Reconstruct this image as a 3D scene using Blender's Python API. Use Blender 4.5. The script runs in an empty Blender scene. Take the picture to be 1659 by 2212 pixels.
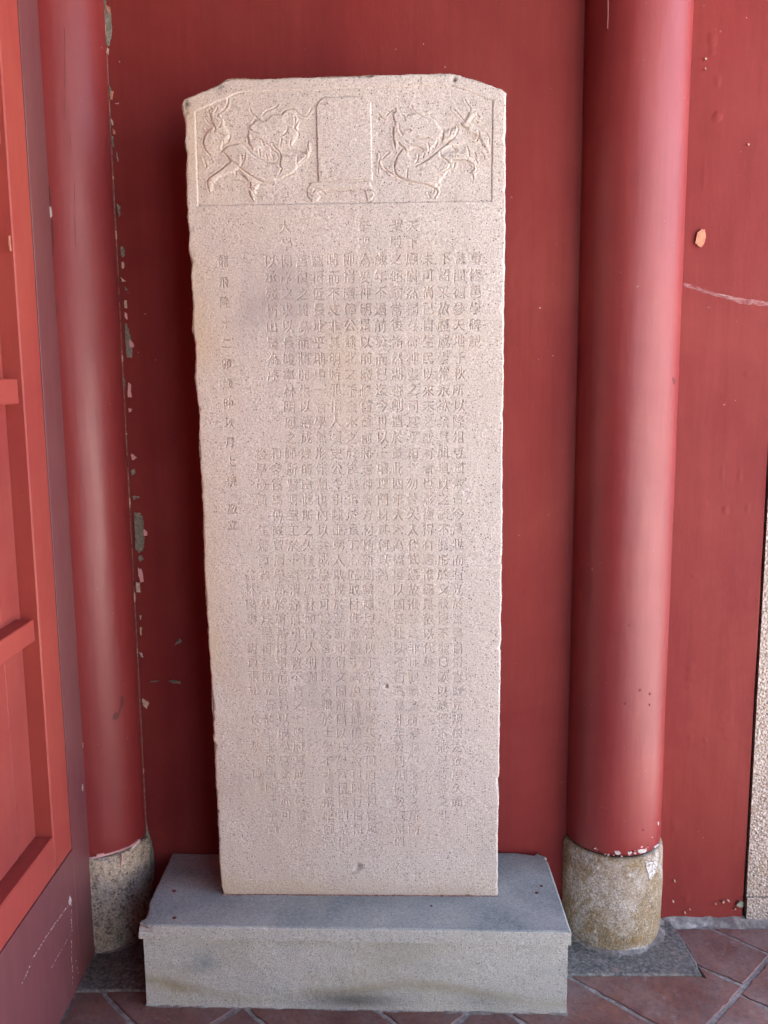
import bpy, math, random
import numpy as np
from mathutils import Vector

S = bpy.context.scene
COL = S.collection
random.seed(7)
RNG = np.random.default_rng(11)

# ------------------------------------------------------------------ camera
CAM = np.array([0.0911, -2.035, 1.4966])
F_PX, PITCH, YAW, ROLL = 1864.7251, 0.143, 0.0092, -0.0085      # focal length in units of a 1659 px wide frame


def cam_axes():
    cy, sy, cp, sp = math.cos(YAW), math.sin(YAW), math.cos(PITCH), math.sin(PITCH)
    fwd = np.array([-sy * cp, cy * cp, -sp])
    right = np.array([cy, sy, 0.0])
    up = np.cross(right, fwd)
    c, s = math.cos(ROLL), math.sin(ROLL)
    return c * right + s * up, -s * right + c * up, fwd


RT, UP, FW = cam_axes()
cd = bpy.data.cameras.new("camera")
cam = bpy.data.objects.new("camera", cd)
COL.objects.link(cam)
cd.sensor_fit = 'HORIZONTAL'
cd.sensor_width = 24.0
cd.lens = F_PX / 1659.0 * 24.0
cd.clip_start = 0.05
cd.clip_end = 800.0
M = cam.matrix_world.copy()
for i in range(3):
    M[i][0], M[i][1], M[i][2], M[i][3] = RT[i], UP[i], -FW[i], CAM[i]
cam.matrix_world = M
S.camera = cam

# ------------------------------------------------------------------ world, sun, exposure
SUN_EL, SUN_AZ = math.radians(52), math.radians(28)     # azimuth from +Y towards +X: the sun stands behind the wall
w = bpy.data.worlds.new("World")
S.world = w
w.use_nodes = True
nt = w.node_tree
nt.nodes.clear()
sky = nt.nodes.new("ShaderNodeTexSky")
sky.sky_type = 'NISHITA'
sky.sun_disc = False
sky.sun_elevation = SUN_EL
sky.sun_rotation = SUN_AZ
sky.air_density = 1.0
sky.dust_density = 2.0
sky.ozone_density = 1.0
bg = nt.nodes.new("ShaderNodeBackground")
bg.inputs[1].default_value = 0.13
wo = nt.nodes.new("ShaderNodeOutputWorld")
nt.links.new(sky.outputs[0], bg.inputs[0])
nt.links.new(bg.outputs[0], wo.inputs[0])
sd = bpy.data.lights.new("sun", 'SUN')
sd.energy = 2.8
sd.angle = math.radians(0.6)
sd.color = (1.0, 0.94, 0.86)
sun = bpy.data.objects.new("sun", sd)
COL.objects.link(sun)
to_sun = Vector((math.sin(SUN_AZ) * math.cos(SUN_EL), math.cos(SUN_AZ) * math.cos(SUN_EL), math.sin(SUN_EL)))
sun.rotation_euler = to_sun.to_track_quat('Z', 'Y').to_euler()
S.view_settings.view_transform = 'Standard'
S.view_settings.look = 'None'
S.view_settings.exposure = 3.38
S.view_settings.gamma = 1.0
S.view_settings.use_curve_mapping = False
S.cycles.use_denoising = True
S.cycles.max_bounces = 8
S.cycles.diffuse_bounces = 5
S.cycles.sample_clamp_indirect = 6.0
S.cycles.caustics_reflective = False
S.cycles.caustics_refractive = False


# ------------------------------------------------------------------ design helpers: a pixel of the 1659 px frame onto a plane
def ray(u, v):
    return FW + (u - 829.5) / F_PX * RT - (v - 1106) / F_PX * UP


def on_y(u, v, y):
    d = ray(u, v); return CAM + d * (y - CAM[1]) / d[1]


def on_z(u, v, z):
    d = ray(u, v); return CAM + d * (z - CAM[2]) / d[2]


def on_x(u, v, x):
    d = ray(u, v); return CAM + d * (x - CAM[0]) / d[0]


SL_N = np.array([0.0161, 1.0, 0.0205])                 # plane of the stele's carved face
SL_C = float(SL_N @ np.array([-0.35, 0.0, 0.222]))


def on_s(u, v):
    d = ray(u, v); return CAM + (SL_C - SL_N @ CAM) / (SL_N @ d) * d


K = 1 / 1.8517                                         # photograph px -> 1659 px frame


# ------------------------------------------------------------------ mesh helpers
def mesh_obj(name, verts, faces, mats, parent=None, smooth=False, mat_idx=None):
    me = bpy.data.meshes.new(name)
    me.from_pydata([tuple(v) for v in verts], [], faces)
    for m in (mats if isinstance(mats, (list, tuple)) else [mats]):
        me.materials.append(m)
    if smooth:
        me.polygons.foreach_set('use_smooth', [True] * len(me.polygons))
    if mat_idx is not None:
        me.polygons.foreach_set('material_index', mat_idx)
    me.update()
    o = bpy.data.objects.new(name, me)
    COL.objects.link(o)
    if parent is not None:
        o.parent = parent
        o.matrix_parent_inverse = parent.matrix_world.inverted()
    return o


def empty(name, loc=(0, 0, 0)):
    o = bpy.data.objects.new(name, None)
    COL.objects.link(o)
    o.location = loc
    o.matrix_world = o.matrix_world.__class__.Translation(Vector(loc))
    o.empty_display_size = 0.1
    return o


def tag(o, label=None, cat=None, group=None, kind=None):
    if label: o['label'] = label
    if cat: o['category'] = cat
    if group: o['group'] = group
    if kind or cat: o['kind'] = kind or 'thing'
    return o


def hsh(a):
    a = (a.astype(np.int64) * 2654435761) & 0xffffffff
    a ^= a >> 15; a = (a * 2246822519) & 0xffffffff; a ^= a >> 13; a = (a * 3266489917) & 0xffffffff; a ^= a >> 16
    return a / 4294967295.0


def vnoise(x, y, seed=0):
    xi, yi = np.floor(x), np.floor(y)
    fx, fy = x - xi, y - yi
    fx = fx * fx * (3 - 2 * fx); fy = fy * fy * (3 - 2 * fy)
    xi = xi.astype(np.int64) + 5000; yi = yi.astype(np.int64) + 5000
    h = lambda a, b: hsh(a * 7919 + b * 104729 + seed * 15485863 + (a * b) % 977)
    return ((h(xi, yi) * (1 - fx) + h(xi + 1, yi) * fx) * (1 - fy) + (h(xi, yi + 1) * (1 - fx) + h(xi + 1, yi + 1) * fx) * fy) * 2 - 1


def fbm(x, y, seed=0, n=3):
    s = 0; a = 1.0; t = 0
    for i in range(n):
        s = s + a * vnoise(x * 2 ** i, y * 2 ** i, seed + i); t += a; a *= 0.5
    return s / t


def box(x0, x1, y0, y1, z0, z1, bev=0.003):
    """box with small chamfers on all edges: 24 verts"""
    b = min(bev, (x1 - x0) / 3, (y1 - y0) / 3, (z1 - z0) / 3)
    V = []
    cx, cy, cz = (x0 + x1) / 2, (y0 + y1) / 2, (z0 + z1) / 2
    idx = {}
    for sx in (0, 1):
        for sy in (0, 1):
            for sz in (0, 1):
                X = (x0, x1)[sx]; Y = (y0, y1)[sy]; Z = (z0, z1)[sz]
                ix = b if sx == 0 else -b; iy = b if sy == 0 else -b; iz = b if sz == 0 else -b
                for ax, p in enumerate(((X, Y + iy, Z + iz), (X + ix, Y, Z + iz), (X + ix, Y + iy, Z))):
                    idx[(sx, sy, sz, ax)] = len(V); V.append(p)
    Fc = []

    def add(q):
        P = [Vector(V[i]) for i in q]
        n = Vector((0, 0, 0))
        for i in range(len(P)):
            n += P[i].cross(P[(i + 1) % len(P)])
        c = sum(P, Vector()) / len(P) - Vector((cx, cy, cz))
        Fc.append(tuple(q) if n.dot(c) > 0 else tuple(reversed(q)))
    for s in (0, 1):
        add([idx[(s, 0, 0, 0)], idx[(s, 1, 0, 0)], idx[(s, 1, 1, 0)], idx[(s, 0, 1, 0)]])
        add([idx[(0, s, 0, 1)], idx[(1, s, 0, 1)], idx[(1, s, 1, 1)], idx[(0, s, 1, 1)]])
        add([idx[(0, 0, s, 2)], idx[(1, 0, s, 2)], idx[(1, 1, s, 2)], idx[(0, 1, s, 2)]])
    for a in (0, 1):
        for c in (0, 1):
            add([idx[(0, a, c, 1)], idx[(1, a, c, 1)], idx[(1, a, c, 2)], idx[(0, a, c, 2)]])
            add([idx[(a, 0, c, 0)], idx[(a, 1, c, 0)], idx[(a, 1, c, 2)], idx[(a, 0, c, 2)]])
            add([idx[(a, c, 0, 0)], idx[(a, c, 1, 0)], idx[(a, c, 1, 1)], idx[(a, c, 0, 1)]])
    for sx in (0, 1):
        for sy in (0, 1):
            for sz in (0, 1):
                add([idx[(sx, sy, sz, k)] for k in range(3)])
    return V, Fc


def box_obj(name, x0, x1, y0, y1, z0, z1, mat, parent=None, bev=0.003):
    V, Fc = box(x0, x1, y0, y1, z0, z1, bev)
    return mesh_obj(name, V, Fc, mat, parent)


def poly_prism(pts, z0, z1, bev=0.003, wob=0.0):
    """closed polygon in XY (ccw) -> slab with chamfered top edge and slightly uneven outline"""
    P = [np.array(p, float) for p in pts]
    out = []
    for i in range(len(P)):
        a, b = P[i], P[(i + 1) % len(P)]
        n = max(1, int(np.linalg.norm(b - a) / 0.02))
        for k in range(n):
            q = a + (b - a) * k / n
            if wob:
                d = (b - a) / (np.linalg.norm(b - a) + 1e-9)
                q = q + np.array([-d[1], d[0]]) * RNG.normal(0, wob)
            out.append(q)
    P = out
    c = sum(P) / len(P)
    n = len(P)
    V = []
    for q in P: V.append((q[0], q[1], z0))
    for q in P: V.append((q[0], q[1], z1 - bev * 0.8))
    for q in P:
        d = c - q; d = d / (np.linalg.norm(d) + 1e-9)
        V.append((q[0] + d[0] * bev, q[1] + d[1] * bev, z1))
    Fc = []
    for r in (0, 1):
        for i in range(n):
            j = (i + 1) % n
            Fc.append((r * n + i, r * n + j, (r + 1) * n + j, (r + 1) * n + i))
    Fc.append(tuple(range(2 * n, 3 * n)))
    return V, Fc


# ------------------------------------------------------------------ material helper
class Mat:
    def __init__(s, name, rough=0.6, spec=0.5):
        s.m = bpy.data.materials.new(name); s.m.use_nodes = True
        s.t = s.m.node_tree; s.t.nodes.clear()
        s.o = s.n("ShaderNodeOutputMaterial"); s.b = s.n("ShaderNodeBsdfPrincipled")
        s.l(s.b.outputs[0], s.o.inputs[0])
        s.b.inputs['Roughness'].default_value = rough
        s.b.inputs['Specular IOR Level'].default_value = spec
        s.tc = s.n("ShaderNodeTexCoord")
        s.P = s.tc.outputs['Object']

    def n(s, t, **kw):
        x = s.t.nodes.new(t)
        for k, v in kw.items(): setattr(x, k, v)
        return x

    def l(s, a, b): s.t.links.new(a, b)

    def put(s, sock, v):
        if hasattr(v, 'is_linked'): s.l(v, sock)
        else: sock.default_value = v

    def noise(s, scale, detail=3, rough=0.55, vec=None, dist=0.0):
        x = s.n("ShaderNodeTexNoise"); s.l(vec or s.P, x.inputs['Vector'])
        x.inputs['Scale'].default_value = scale; x.inputs['Detail'].default_value = detail
        x.inputs['Roughness'].default_value = rough; x.inputs['Distortion'].default_value = dist
        return x.outputs[0]

    def vor(s, scale, vec=None, feature='F1', out=0, rnd=1.0):
        x = s.n("ShaderNodeTexVoronoi", feature=feature); s.l(vec or s.P, x.inputs['Vector'])
        x.inputs['Scale'].default_value = scale; x.inputs['Randomness'].default_value = rnd
        return x.outputs[out]

    def ramp(s, f, stops):
        x = s.n("ShaderNodeValToRGB"); s.l(f, x.inputs[0]); r = x.color_ramp
        while len(r.elements) < len(stops): r.elements.new(0.5)
        for e, (p, c) in zip(r.elements, stops):
            e.position = p; e.color = (c[0], c[1], c[2], 1) if not isinstance(c, (int, float)) else (c, c, c, 1)
        return x.outputs[0]

    def mix(s, f, a, b, mode='MIX'):
        x = s.n("ShaderNodeMix", data_type='RGBA', blend_type=mode)
        s.put(x.inputs[0], f)
        for so, v in ((x.inputs[6], a), (x.inputs[7], b)):
            if hasattr(v, 'is_linked'): s.l(v, so)
            else: so.default_value = (v[0], v[1], v[2], 1)
        return x.outputs[2]

    def math(s, op, a, b=0.0, clamp=False):
        x = s.n("ShaderNodeMath", operation=op, use_clamp=clamp)
        s.put(x.inputs[0], a); s.put(x.inputs[1], b)
        return x.outputs[0]

    def mapv(s, scale=(1, 1, 1), loc=(0, 0, 0)):
        x = s.n("ShaderNodeMapping"); s.l(s.P, x.inputs[0])
        x.inputs['Scale'].default_value = scale; x.inputs['Location'].default_value = loc
        return x.outputs[0]

    def xyz(s):
        x = s.n("ShaderNodeSeparateXYZ"); s.l(s.P, x.inputs[0]); return x.outputs

    def color(s, c): s.put(s.b.inputs['Base Color'], c if hasattr(c, 'is_linked') else (c[0], c[1], c[2], 1)); return s

    def bump(s, h, strength=0.3, dist=0.002):
        x = s.n("ShaderNodeBump"); x.inputs['Strength'].default_value = strength; x.inputs['Distance'].default_value = dist
        s.l(h, x.inputs['Height'])
        if s.b.inputs['Normal'].is_linked:
            s.l(s.b.inputs['Normal'].links[0].from_socket, x.inputs['Normal'])
        s.l(x.outputs[0], s.b.inputs['Normal']); return s


def red_paint(name, base, alt, rough=0.42, spec=0.5, streak=True, relief=0.35, specks=0.5):
    m = Mat(name, rough, spec)
    v = m.mapv((1, 1, 0.25)) if streak else m.P
    c = m.mix(m.ramp(m.noise(3.0, 4, 0.6, v), [(0.35, 0), (0.68, 1)]), base, alt)
    c = m.mix(m.math('MULTIPLY', m.ramp(m.noise(14, 5, 0.65, v), [(0.45, 0), (0.75, 1)]), 0.35), c, tuple(x * 0.72 for x in base))
    big = m.ramp(m.noise(1.7, 5, 0.7, None, 0.8), [(0.40, 0), (0.62, 1)])
    c = m.mix(m.math('MULTIPLY', big, 0.30), c, tuple(x * y for x, y in zip(base, (1.22, 1.9, 1.5))))
    st = m.noise(1.0, 4, 0.6, m.mapv((60, 60, 1.6)))
    c = m.mix(m.math('MULTIPLY', m.ramp(st, [(0.5, 0), (0.75, 1)]), 0.22), c, tuple(x * 0.6 for x in base))
    # fine pale scuffs and chips
    sp = m.ramp(m.noise(95, 2, 0.5), [(0.745, 0), (0.76, 1)])
    gate = m.ramp(m.noise(5, 2), [(0.5, 0), (0.62, 1)])
    c = m.mix(m.math('MULTIPLY', m.math('MULTIPLY', sp, gate), specks), c, (0.45, 0.33, 0.28))
    m.color(c)
    m.put(m.b.inputs['Roughness'], m.ramp(m.noise(6, 4, 0.6, v), [(0.3, rough - 0.07), (0.7, rough + 0.1)]))
    m.bump(m.noise(9, 4, 0.6, v), relief, 0.004)
    m.bump(m.noise(160, 3, 0.6), 0.22, 0.001)
    m.bump(st, 0.12, 0.0015)
    return m


def granite(name, tones, fleck=0.9, sc=260, rough=0.8, relief=0.5):
    m = Mat(name, rough, 0.35)
    n1 = m.noise(sc, 3, 0.6)
    c = m.ramp(n1, [(0.30, tones[0]), (0.48, tones[1]), (0.62, tones[2]), (0.75, tones[3])])
    n2 = m.ramp(m.noise(7, 4, 0.6), [(0.35, 0), (0.7, 1)])
    c = m.mix(m.math('MULTIPLY', n2, 0.35), c, tones[4])
    d = m.vor(sc * 0.62)
    pick = m.n("ShaderNodeTexVoronoi"); m.l(m.P, pick.inputs['Vector']); pick.inputs['Scale'].default_value = sc * 0.62
    sep = m.n("ShaderNodeSeparateColor"); m.l(pick.outputs['Color'], sep.inputs[0])
    fl = m.math('MULTIPLY', m.math('LESS_THAN', d, 0.30), m.math('GREATER_THAN', sep.outputs[0], fleck))
    c = m.mix(m.math('MULTIPLY', fl, 0.8), c, (0.06, 0.05, 0.055))
    m.color(c)
    m.bump(m.noise(sc * 0.7, 4, 0.7), relief, 0.0012)
    return m, c


# ---- paints and stones
M_wall = red_paint("red_lime_wall", (0.205, 0.027, 0.0245), (0.160, 0.021, 0.022), 0.62, 0.15, True, 0.6, 0.8)
M_column = red_paint("glossy_red_column_paint", (0.235, 0.023, 0.023), (0.19, 0.019, 0.021), 0.45, 0.55, 0.22, 0.6)
M_maroon = red_paint("maroon_frame_paint", (0.175, 0.050, 0.054), (0.145, 0.040, 0.046), 0.45, 0.6, True, 0.1, 0.5)
M_orange = red_paint("orange_red_door_paint", (0.34, 0.052, 0.041), (0.29, 0.042, 0.036), 0.55, 0.35, True, 0.12, 0.3)
M_board = red_paint("brushed_red_door_board_paint", (0.32, 0.051, 0.041), (0.22, 0.034, 0.032), 0.6, 0.3, True, 0.25, 0.3)

m, c = granite("pink_granite", [(0.31, 0.25, 0.225), (0.54, 0.46, 0.415), (0.65, 0.57, 0.525), (0.88, 0.81, 0.77), (0.50, 0.43, 0.36)], 0.84, 300, 0.85, 0.45)
at = m.n("ShaderNodeAttribute"); at.attribute_name = "wear_shade"
sp = m.n("ShaderNodeSeparateColor"); m.l(at.outputs['Color'], sp.inputs[0])
c = m.mix(sp.outputs[1], c, (0.50, 0.37, 0.245))                      # ochre soiling and tint
c = m.mix(sp.outputs[2], c, (0.37, 0.305, 0.285))                       # greyer damp patches
c = m.mix(m.math('MULTIPLY', sp.outputs[0], m.ramp(m.noise(170, 3), [(0.38, 1), (0.62, 0.25)])), c, (0.055, 0.045, 0.03))
m.color(c)
M_granite = m.m

m, c = granite("grey_plinth_stone", [(0.24, 0.235, 0.22), (0.445, 0.43, 0.40), (0.55, 0.53, 0.49), (0.71, 0.69, 0.64), (0.45, 0.41, 0.33)], 0.93, 330, 0.85, 0.8)
at = m.n("ShaderNodeAttribute"); at.attribute_name = "wear_shade"
sp = m.n("ShaderNodeSeparateColor"); m.l(at.outputs['Color'], sp.inputs[0])
c = m.mix(sp.outputs[1], c, (0.33, 0.285, 0.19))
c = m.mix(sp.outputs[2], c, m.ramp(m.noise(160, 4, 0.7), [(0.35, (0.10, 0.13, 0.135)), (0.65, (0.26, 0.30, 0.30))]))  # B channel: front patches, plus shade and sky blue painted on the top
c = m.mix(sp.outputs[0], c, (0.055, 0.05, 0.045))
m.color(c)
M_plinth = m.m

m, c = granite("weathered_column_base_stone", [(0.12, 0.085, 0.05), (0.27, 0.20, 0.125), (0.40, 0.31, 0.20), (0.54, 0.45, 0.33), (0.20, 0.15, 0.10)], 0.86, 210, 0.85, 0.9)
sand = m.ramp(m.noise(200, 4, 0.75), [(0.32, (0.12, 0.10, 0.095)), (0.46, (0.36, 0.31, 0.27)), (0.60, (0.62, 0.57, 0.53)), (0.72, (0.80, 0.76, 0.72))])
big = m.ramp(m.noise(9, 7, 0.72, m.mapv((1, 1, 0.8), (2.3, 0.4, 1.7)), 0.7), [(0.49, 0), (0.55, 1)])
c = m.mix(m.math('MULTIPLY', big, 0.85), c, sand)
c = m.mix(m.math('MULTIPLY', m.ramp(m.noise(22, 6, 0.75), [(0.52, 0), (0.60, 1)]), 0.6), c, (0.23, 0.125, 0.04))
c = m.mix(m.math('MULTIPLY', m.ramp(m.noise(60, 5, 0.8), [(0.54, 0), (0.64, 1)]), 0.6), c, (0.10, 0.075, 0.045))
for bx, by, bz, br in ((0.655, 0.079, 0.215, .050), (0.700, 0.073, 0.175, .055), (0.735, 0.08, 0.215, .035), (0.665, 0.079, 0.13, .050), (0.70, 0.073, 0.085, .035)):
    vm = m.n("ShaderNodeVectorMath", operation='DISTANCE'); m.l(m.P, vm.inputs[0]); vm.inputs[1].default_value = (bx, by, bz)
    q = m.math('ADD', m.math('SUBTRACT', br, vm.outputs['Value']), m.math('MULTIPLY', m.math('SUBTRACT', m.noise(26, 8, 0.78), 0.5), 0.20))
    c = m.mix(m.math('MULTIPLY', m.ramp(q, [(0.0, 0), (0.006, 1)]), 0.36), c, sand)
m.color(c)
m.bump(m.noise(45, 5, 0.7), 0.5, 0.006)
M_basestone = m.m

m, c = granite("mossy_column_base_stone", [(0.16, 0.125, 0.085), (0.44, 0.345, 0.25), (0.62, 0.50, 0.39), (0.78, 0.67, 0.57), (0.34, 0.27, 0.19)], 0.80, 190, 0.9, 1.0)
c = m.mix(m.math('MULTIPLY', m.ramp(m.noise(16, 6, 0.75), [(0.48, 0), (0.60, 1)]), 0.5), c, (0.40, 0.33, 0.30))
c = m.mix(m.math('MULTIPLY', m.ramp(m.noise(55, 6, 0.8), [(0.52, 0), (0.60, 1)]), 0.75), c, (0.06, 0.055, 0.045))
m.color(c)
M_basestone2 = m.m

m, c = granite("dark_floor_slab_stone", [(0.05, 0.048, 0.047), (0.12, 0.112, 0.105), (0.20, 0.185, 0.17), (0.34, 0.31, 0.30), (0.12, 0.12, 0.11)], 0.75, 120, 0.75, 0.9)
c = m.mix(m.math('MULTIPLY', m.ramp(m.noise(28, 4, 0.7), [(0.55, 0), (0.66, 1)]), 0.5), c, (0.27, 0.20, 0.17))
m.color(c)
M_slab = m.m

m, c = granite("bush_hammered_granite", [(0.15, 0.10, 0.07), (0.33, 0.26, 0.22), (0.46, 0.40, 0.36), (0.66, 0.62, 0.59), (0.34, 0.26, 0.19)], 0.85, 150, 0.6, 1.0)
m.bump(m.vor(150), 0.9, 0.004)
M_pillar = m.m

m = Mat("terracotta_floor_tile", 0.62, 0.5)
oi = m.n("ShaderNodeObjectInfo")
vv = m.n("ShaderNodeVectorMath", operation='ADD'); m.l(m.tc.outputs['Object'], vv.inputs[0]); m.l(oi.outputs['Random'], vv.inputs[1])
c = m.mix(m.ramp(m.noise(9, 5, 0.65), [(0.35, 0), (0.7, 1)]), (0.115, 0.047, 0.040), (0.23, 0.090, 0.058))
c = m.mix(m.math('MULTIPLY', oi.outputs['Random'], 0.5), c, (0.13, 0.055, 0.055))
c = m.mix(m.math('MULTIPLY', m.ramp(m.noise(6, 6, 0.7), [(0.42, 0), (0.66, 1)]), 0.45), c, (0.24, 0.19, 0.18))
c = m.mix(m.math('MULTIPLY', m.ramp(m.noise(30, 9, 0.8), [(0.55, 0), (0.66, 1)]), 0.5), c, (0.32, 0.235, 0.225))
c = m.mix(m.math('MULTIPLY', m.ramp(m.noise(75, 8, 0.85), [(0.50, 0), (0.62, 1)]), 0.7), c, (0.065, 0.04, 0.037))
m.color(c)
m.put(m.b.inputs['Roughness'], m.ramp(m.noise(30, 4, 0.6), [(0.3, 0.45), (0.7, 0.8)]))
m.bump(m.noise(60, 5, 0.7), 0.5, 0.003)
M_tile = m.m

m = Mat("grey_lime_mortar", 0.9, 0.3)
c = m.ramp(m.noise(45, 5, 0.75), [(0.28, (0.09, 0.088, 0.084)), (0.5, (0.26, 0.24, 0.225)), (0.7, (0.46, 0.43, 0.40))])
c = m.mix(m.math('MULTIPLY', m.ramp(m.noise(8, 3), [(0.4, 0), (0.65, 1)]), 0.5), c, (0.14, 0.10, 0.085))
m.color(c); m.bump(m.noise(110, 5, 0.75), 0.9, 0.004)
M_mortar = m.m

m = Mat("bare_grey_green_plaster", 0.9, 0.25)
m.color(m.ramp(m.noise(70, 5, 0.7), [(0.3, (0.11, 0.11, 0.085)), (0.55, (0.22, 0.21, 0.165)), (0.75, (0.38, 0.34, 0.27))]))
m.bump(m.noise(120, 4, 0.7), 0.8, 0.003)
M_bare = m.m
m = Mat("pale_chipped_undercoat", 0.8, 0.3)
m.color(m.ramp(m.noise(120, 4, 0.7), [(0.35, (0.40, 0.24, 0.17)), (0.6, (0.60, 0.47, 0.38))]))
M_pale = m.m
m = Mat("torn_seam_filler", 0.8, 0.2)
m.color(m.ramp(m.noise(120, 4, 0.7), [(0.35, (0.15, 0.06, 0.05)), (0.62, (0.34, 0.22, 0.18))]))
M_seam = m.m
m = Mat("orange_undercoat", 0.7, 0.3)
m.color(m.ramp(m.noise(60, 3), [(0.35, (0.42, 0.16, 0.10)), (0.65, (0.50, 0.23, 0.14))]))
M_ochre = m.m
m = Mat("white_lime_chip", 0.8, 0.3); m.color(m.ramp(m.noise(150, 4, 0.7), [(0.35, (0.38, 0.33, 0.31)), (0.62, (0.58, 0.52, 0.49))])); M_white = m.m
def smear_mat(name, col, sc, lo, hi, top=0.8, mp=(1, 1, 1)):
    m = Mat(name, 0.85, 0.2)
    tr = m.n("ShaderNodeBsdfTransparent"); mx = m.n("ShaderNodeMixShader")
    m.color(col)
    m.l(m.ramp(m.noise(sc, 6, 0.75, m.mapv(mp)), [(lo, 0), (hi, top)]), mx.inputs[0]); m.l(tr.outputs[0], mx.inputs[1]); m.l(m.b.outputs[0], mx.inputs[2]); m.l(mx.outputs[0], m.o.inputs[0])
    return m.m


M_limewash = smear_mat("worn_lime_patch", (0.62, 0.58, 0.55), 130, 0.40, 0.52, 0.9)
m = Mat("pink_lime_chip", 0.7, 0.3); m.color((0.62, 0.34, 0.33)); M_pinkchip = m.m
m = Mat("dark_joint_filler", 0.9, 0.2); m.color((0.02, 0.016, 0.014)); M_dark = m.m
m = Mat("grey_chalk_dust", 0.9, 0.2)
m.color((0.55, 0.33, 0.33)); M_chalk = m.m
m = Mat("dark_paint_run", 0.6, 0.4); m.color((0.12, 0.025, 0.025)); M_run = m.m
m = Mat("pale_courtyard_paving", 0.9, 0.3)
m.color(m.mix(m.noise(1.5, 4), (0.52, 0.49, 0.455), (0.62, 0.59, 0.55))); M_court = m.m
m = Mat("dark_roof_timber", 0.7, 0.3); m.color((0.06, 0.025, 0.022)); M_timber = m.m

# ------------------------------------------------------------------ ground, porch floor, unseen roof and walls set to shape the light
XR, XLc, YC, RR, RS = 0.6935, -0.7215, 0.2087, 0.1278, 0.1354      # column axes and radii
WL = 0.200          # wall face between the columns
WR = 0.222          # wall face right of the right column
DX = -0.712         # plane of the door frame


def plane_obj(name, x0, x1, y0, y1, z, mat, parent=None):
    return mesh_obj(name, [(x0, y0, z), (x1, y0, z), (x1, y1, z), (x0, y1, z)], [(0, 1, 2, 3)], mat, parent)


tag(plane_obj("courtyard_ground", -400, 400, -400, 400, -0.16, M_court), kind='structure')
box_f = box_obj("porch_floor", -2.2, 1.75, -2.3, 0.6, -0.155, -0.0028, M_mortar, None, 0.01)
tag(box_f, kind='structure')

roof = empty("unseen_porch_roof", (0, 0, 3.3))  # roof out of view; its edges are placed to shape the incoming light
tag(roof, "unseen dark timber porch roof, its edges cut to shape the light", "roof")
box_obj("roof_deck", -2.2, 2.3, -3.3, 1.2, 3.45, 3.55, M_timber, roof, 0.01)
M_plaster = Mat("bounce_wall_plaster", 0.9, 0.2)
M_plaster.color(M_plaster.mix(M_plaster.noise(1.2, 4), (0.66, 0.60, 0.52), (0.74, 0.69, 0.61))); M_plaster = M_plaster.m
far = empty("sun_bounce_wall", (5, -6.5, 0)); tag(far, "added pale wall out of view, bouncing warm sunlight towards the stele", "wall")  # added out of view as a warm reflector from the front right
box_obj("wall_face", 3.4, 16.0, -6.8, -6.5, -0.2, 3.4, M_plaster, far, 0.02)
inn = empty("light_block_wall", (-0.6, -3.1, 0)); tag(inn, "added dark walls out of view, blocking light from front and left", "wall")  # added enclosure out of view; keeps light off from front and left
box_obj("wall_face", -2.2, 0.70, -3.3, -3.05, -0.1, 3.44, M_timber, inn, 0.01)
box_obj("wall_face", 1.75, 2.1, -3.3, -3.05, -0.1, 3.44, M_timber, inn, 0.01)
box_obj("wall_face", -2.4, -2.21, -3.3, 0.45, -0.1, 3.44, M_timber, inn, 0.01)
box_obj("wall_face", -2.2, -0.784, 0.21, 0.46, -0.1, 3.44, M_timber, inn, 0.01)
for k in range(8):
    x = -2.0 + k * 0.6
    box_obj("rafter", x, x + 0.09, -3.3, 0.19, 3.33, 3.449, M_timber, roof, 0.008)


# ------------------------------------------------------------------ painted masonry wall
def grid_wall(name, x0, x1, z0, z1, yf, th, mat, parent, seed, ragged=0.0, nx=None, nz=None, amp=1.0, blisters=()):
    nx = nx or max(8, int((x1 - x0) / 0.02)); nz = nz or int((z1 - z0) / 0.02)
    X, Z = np.meshgrid(np.linspace(x0, x1, nx + 1), np.linspace(z0, z1, nz + 1))
    Zb = Z.copy()
    if ragged:
        Zb[0] += ragged * (fbm(X[0] * 18, X[0] * 0 + 3, seed, 4)) + ragged * 0.5 * fbm(X[0] * 90, X[0] * 0, seed + 9, 2)
    Y = yf + amp * (0.004 * fbm(X * 2.3, Z * 1.6, seed, 3) + 0.0012 * fbm(X * 11, Z * 7, seed + 5, 2))
    for bx, bz, rx, rz, hh in blisters:
        q = ((X - bx) / rx) ** 2 + ((Z - bz) / rz) ** 2 + 1.1 * fbm(X * 70, Z * 70, seed + 31, 3)
        Y = Y - 0.45 * hh * np.clip(1 - q, 0, 1.2)
    fl = np.stack([X, Y, Zb], -1).reshape(-1, 3)
    n = nx + 1
    Fc = [(r * n + c, r * n + c + 1, (r + 1) * n + c + 1, (r + 1) * n + c) for r in range(nz) for c in range(nx)]
    V = list(map(tuple, fl)); L = len(V)
    V += [(x0, yf + th, z0), (x1, yf + th, z0), (x1, yf + th, z1), (x0, yf + th, z1)]
    bot = list(range(n)); top = list(range(nz * n, nz * n + n)); le = [r * n for r in range(nz + 1)]; ri = [r * n + nx for r in range(nz + 1)]
    Fc.append(tuple([L, L + 1] + bot[::-1])); Fc.append(tuple([L + 2, L + 3] + top))
    Fc.append(tuple([L + 3, L] + le)); Fc.append(tuple([L + 1, L + 2] + ri[::-1]))
    Fc.append((L + 1, L, L + 3, L + 2))
    return mesh_obj(name, V, Fc, mat, parent, smooth=False)


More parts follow.
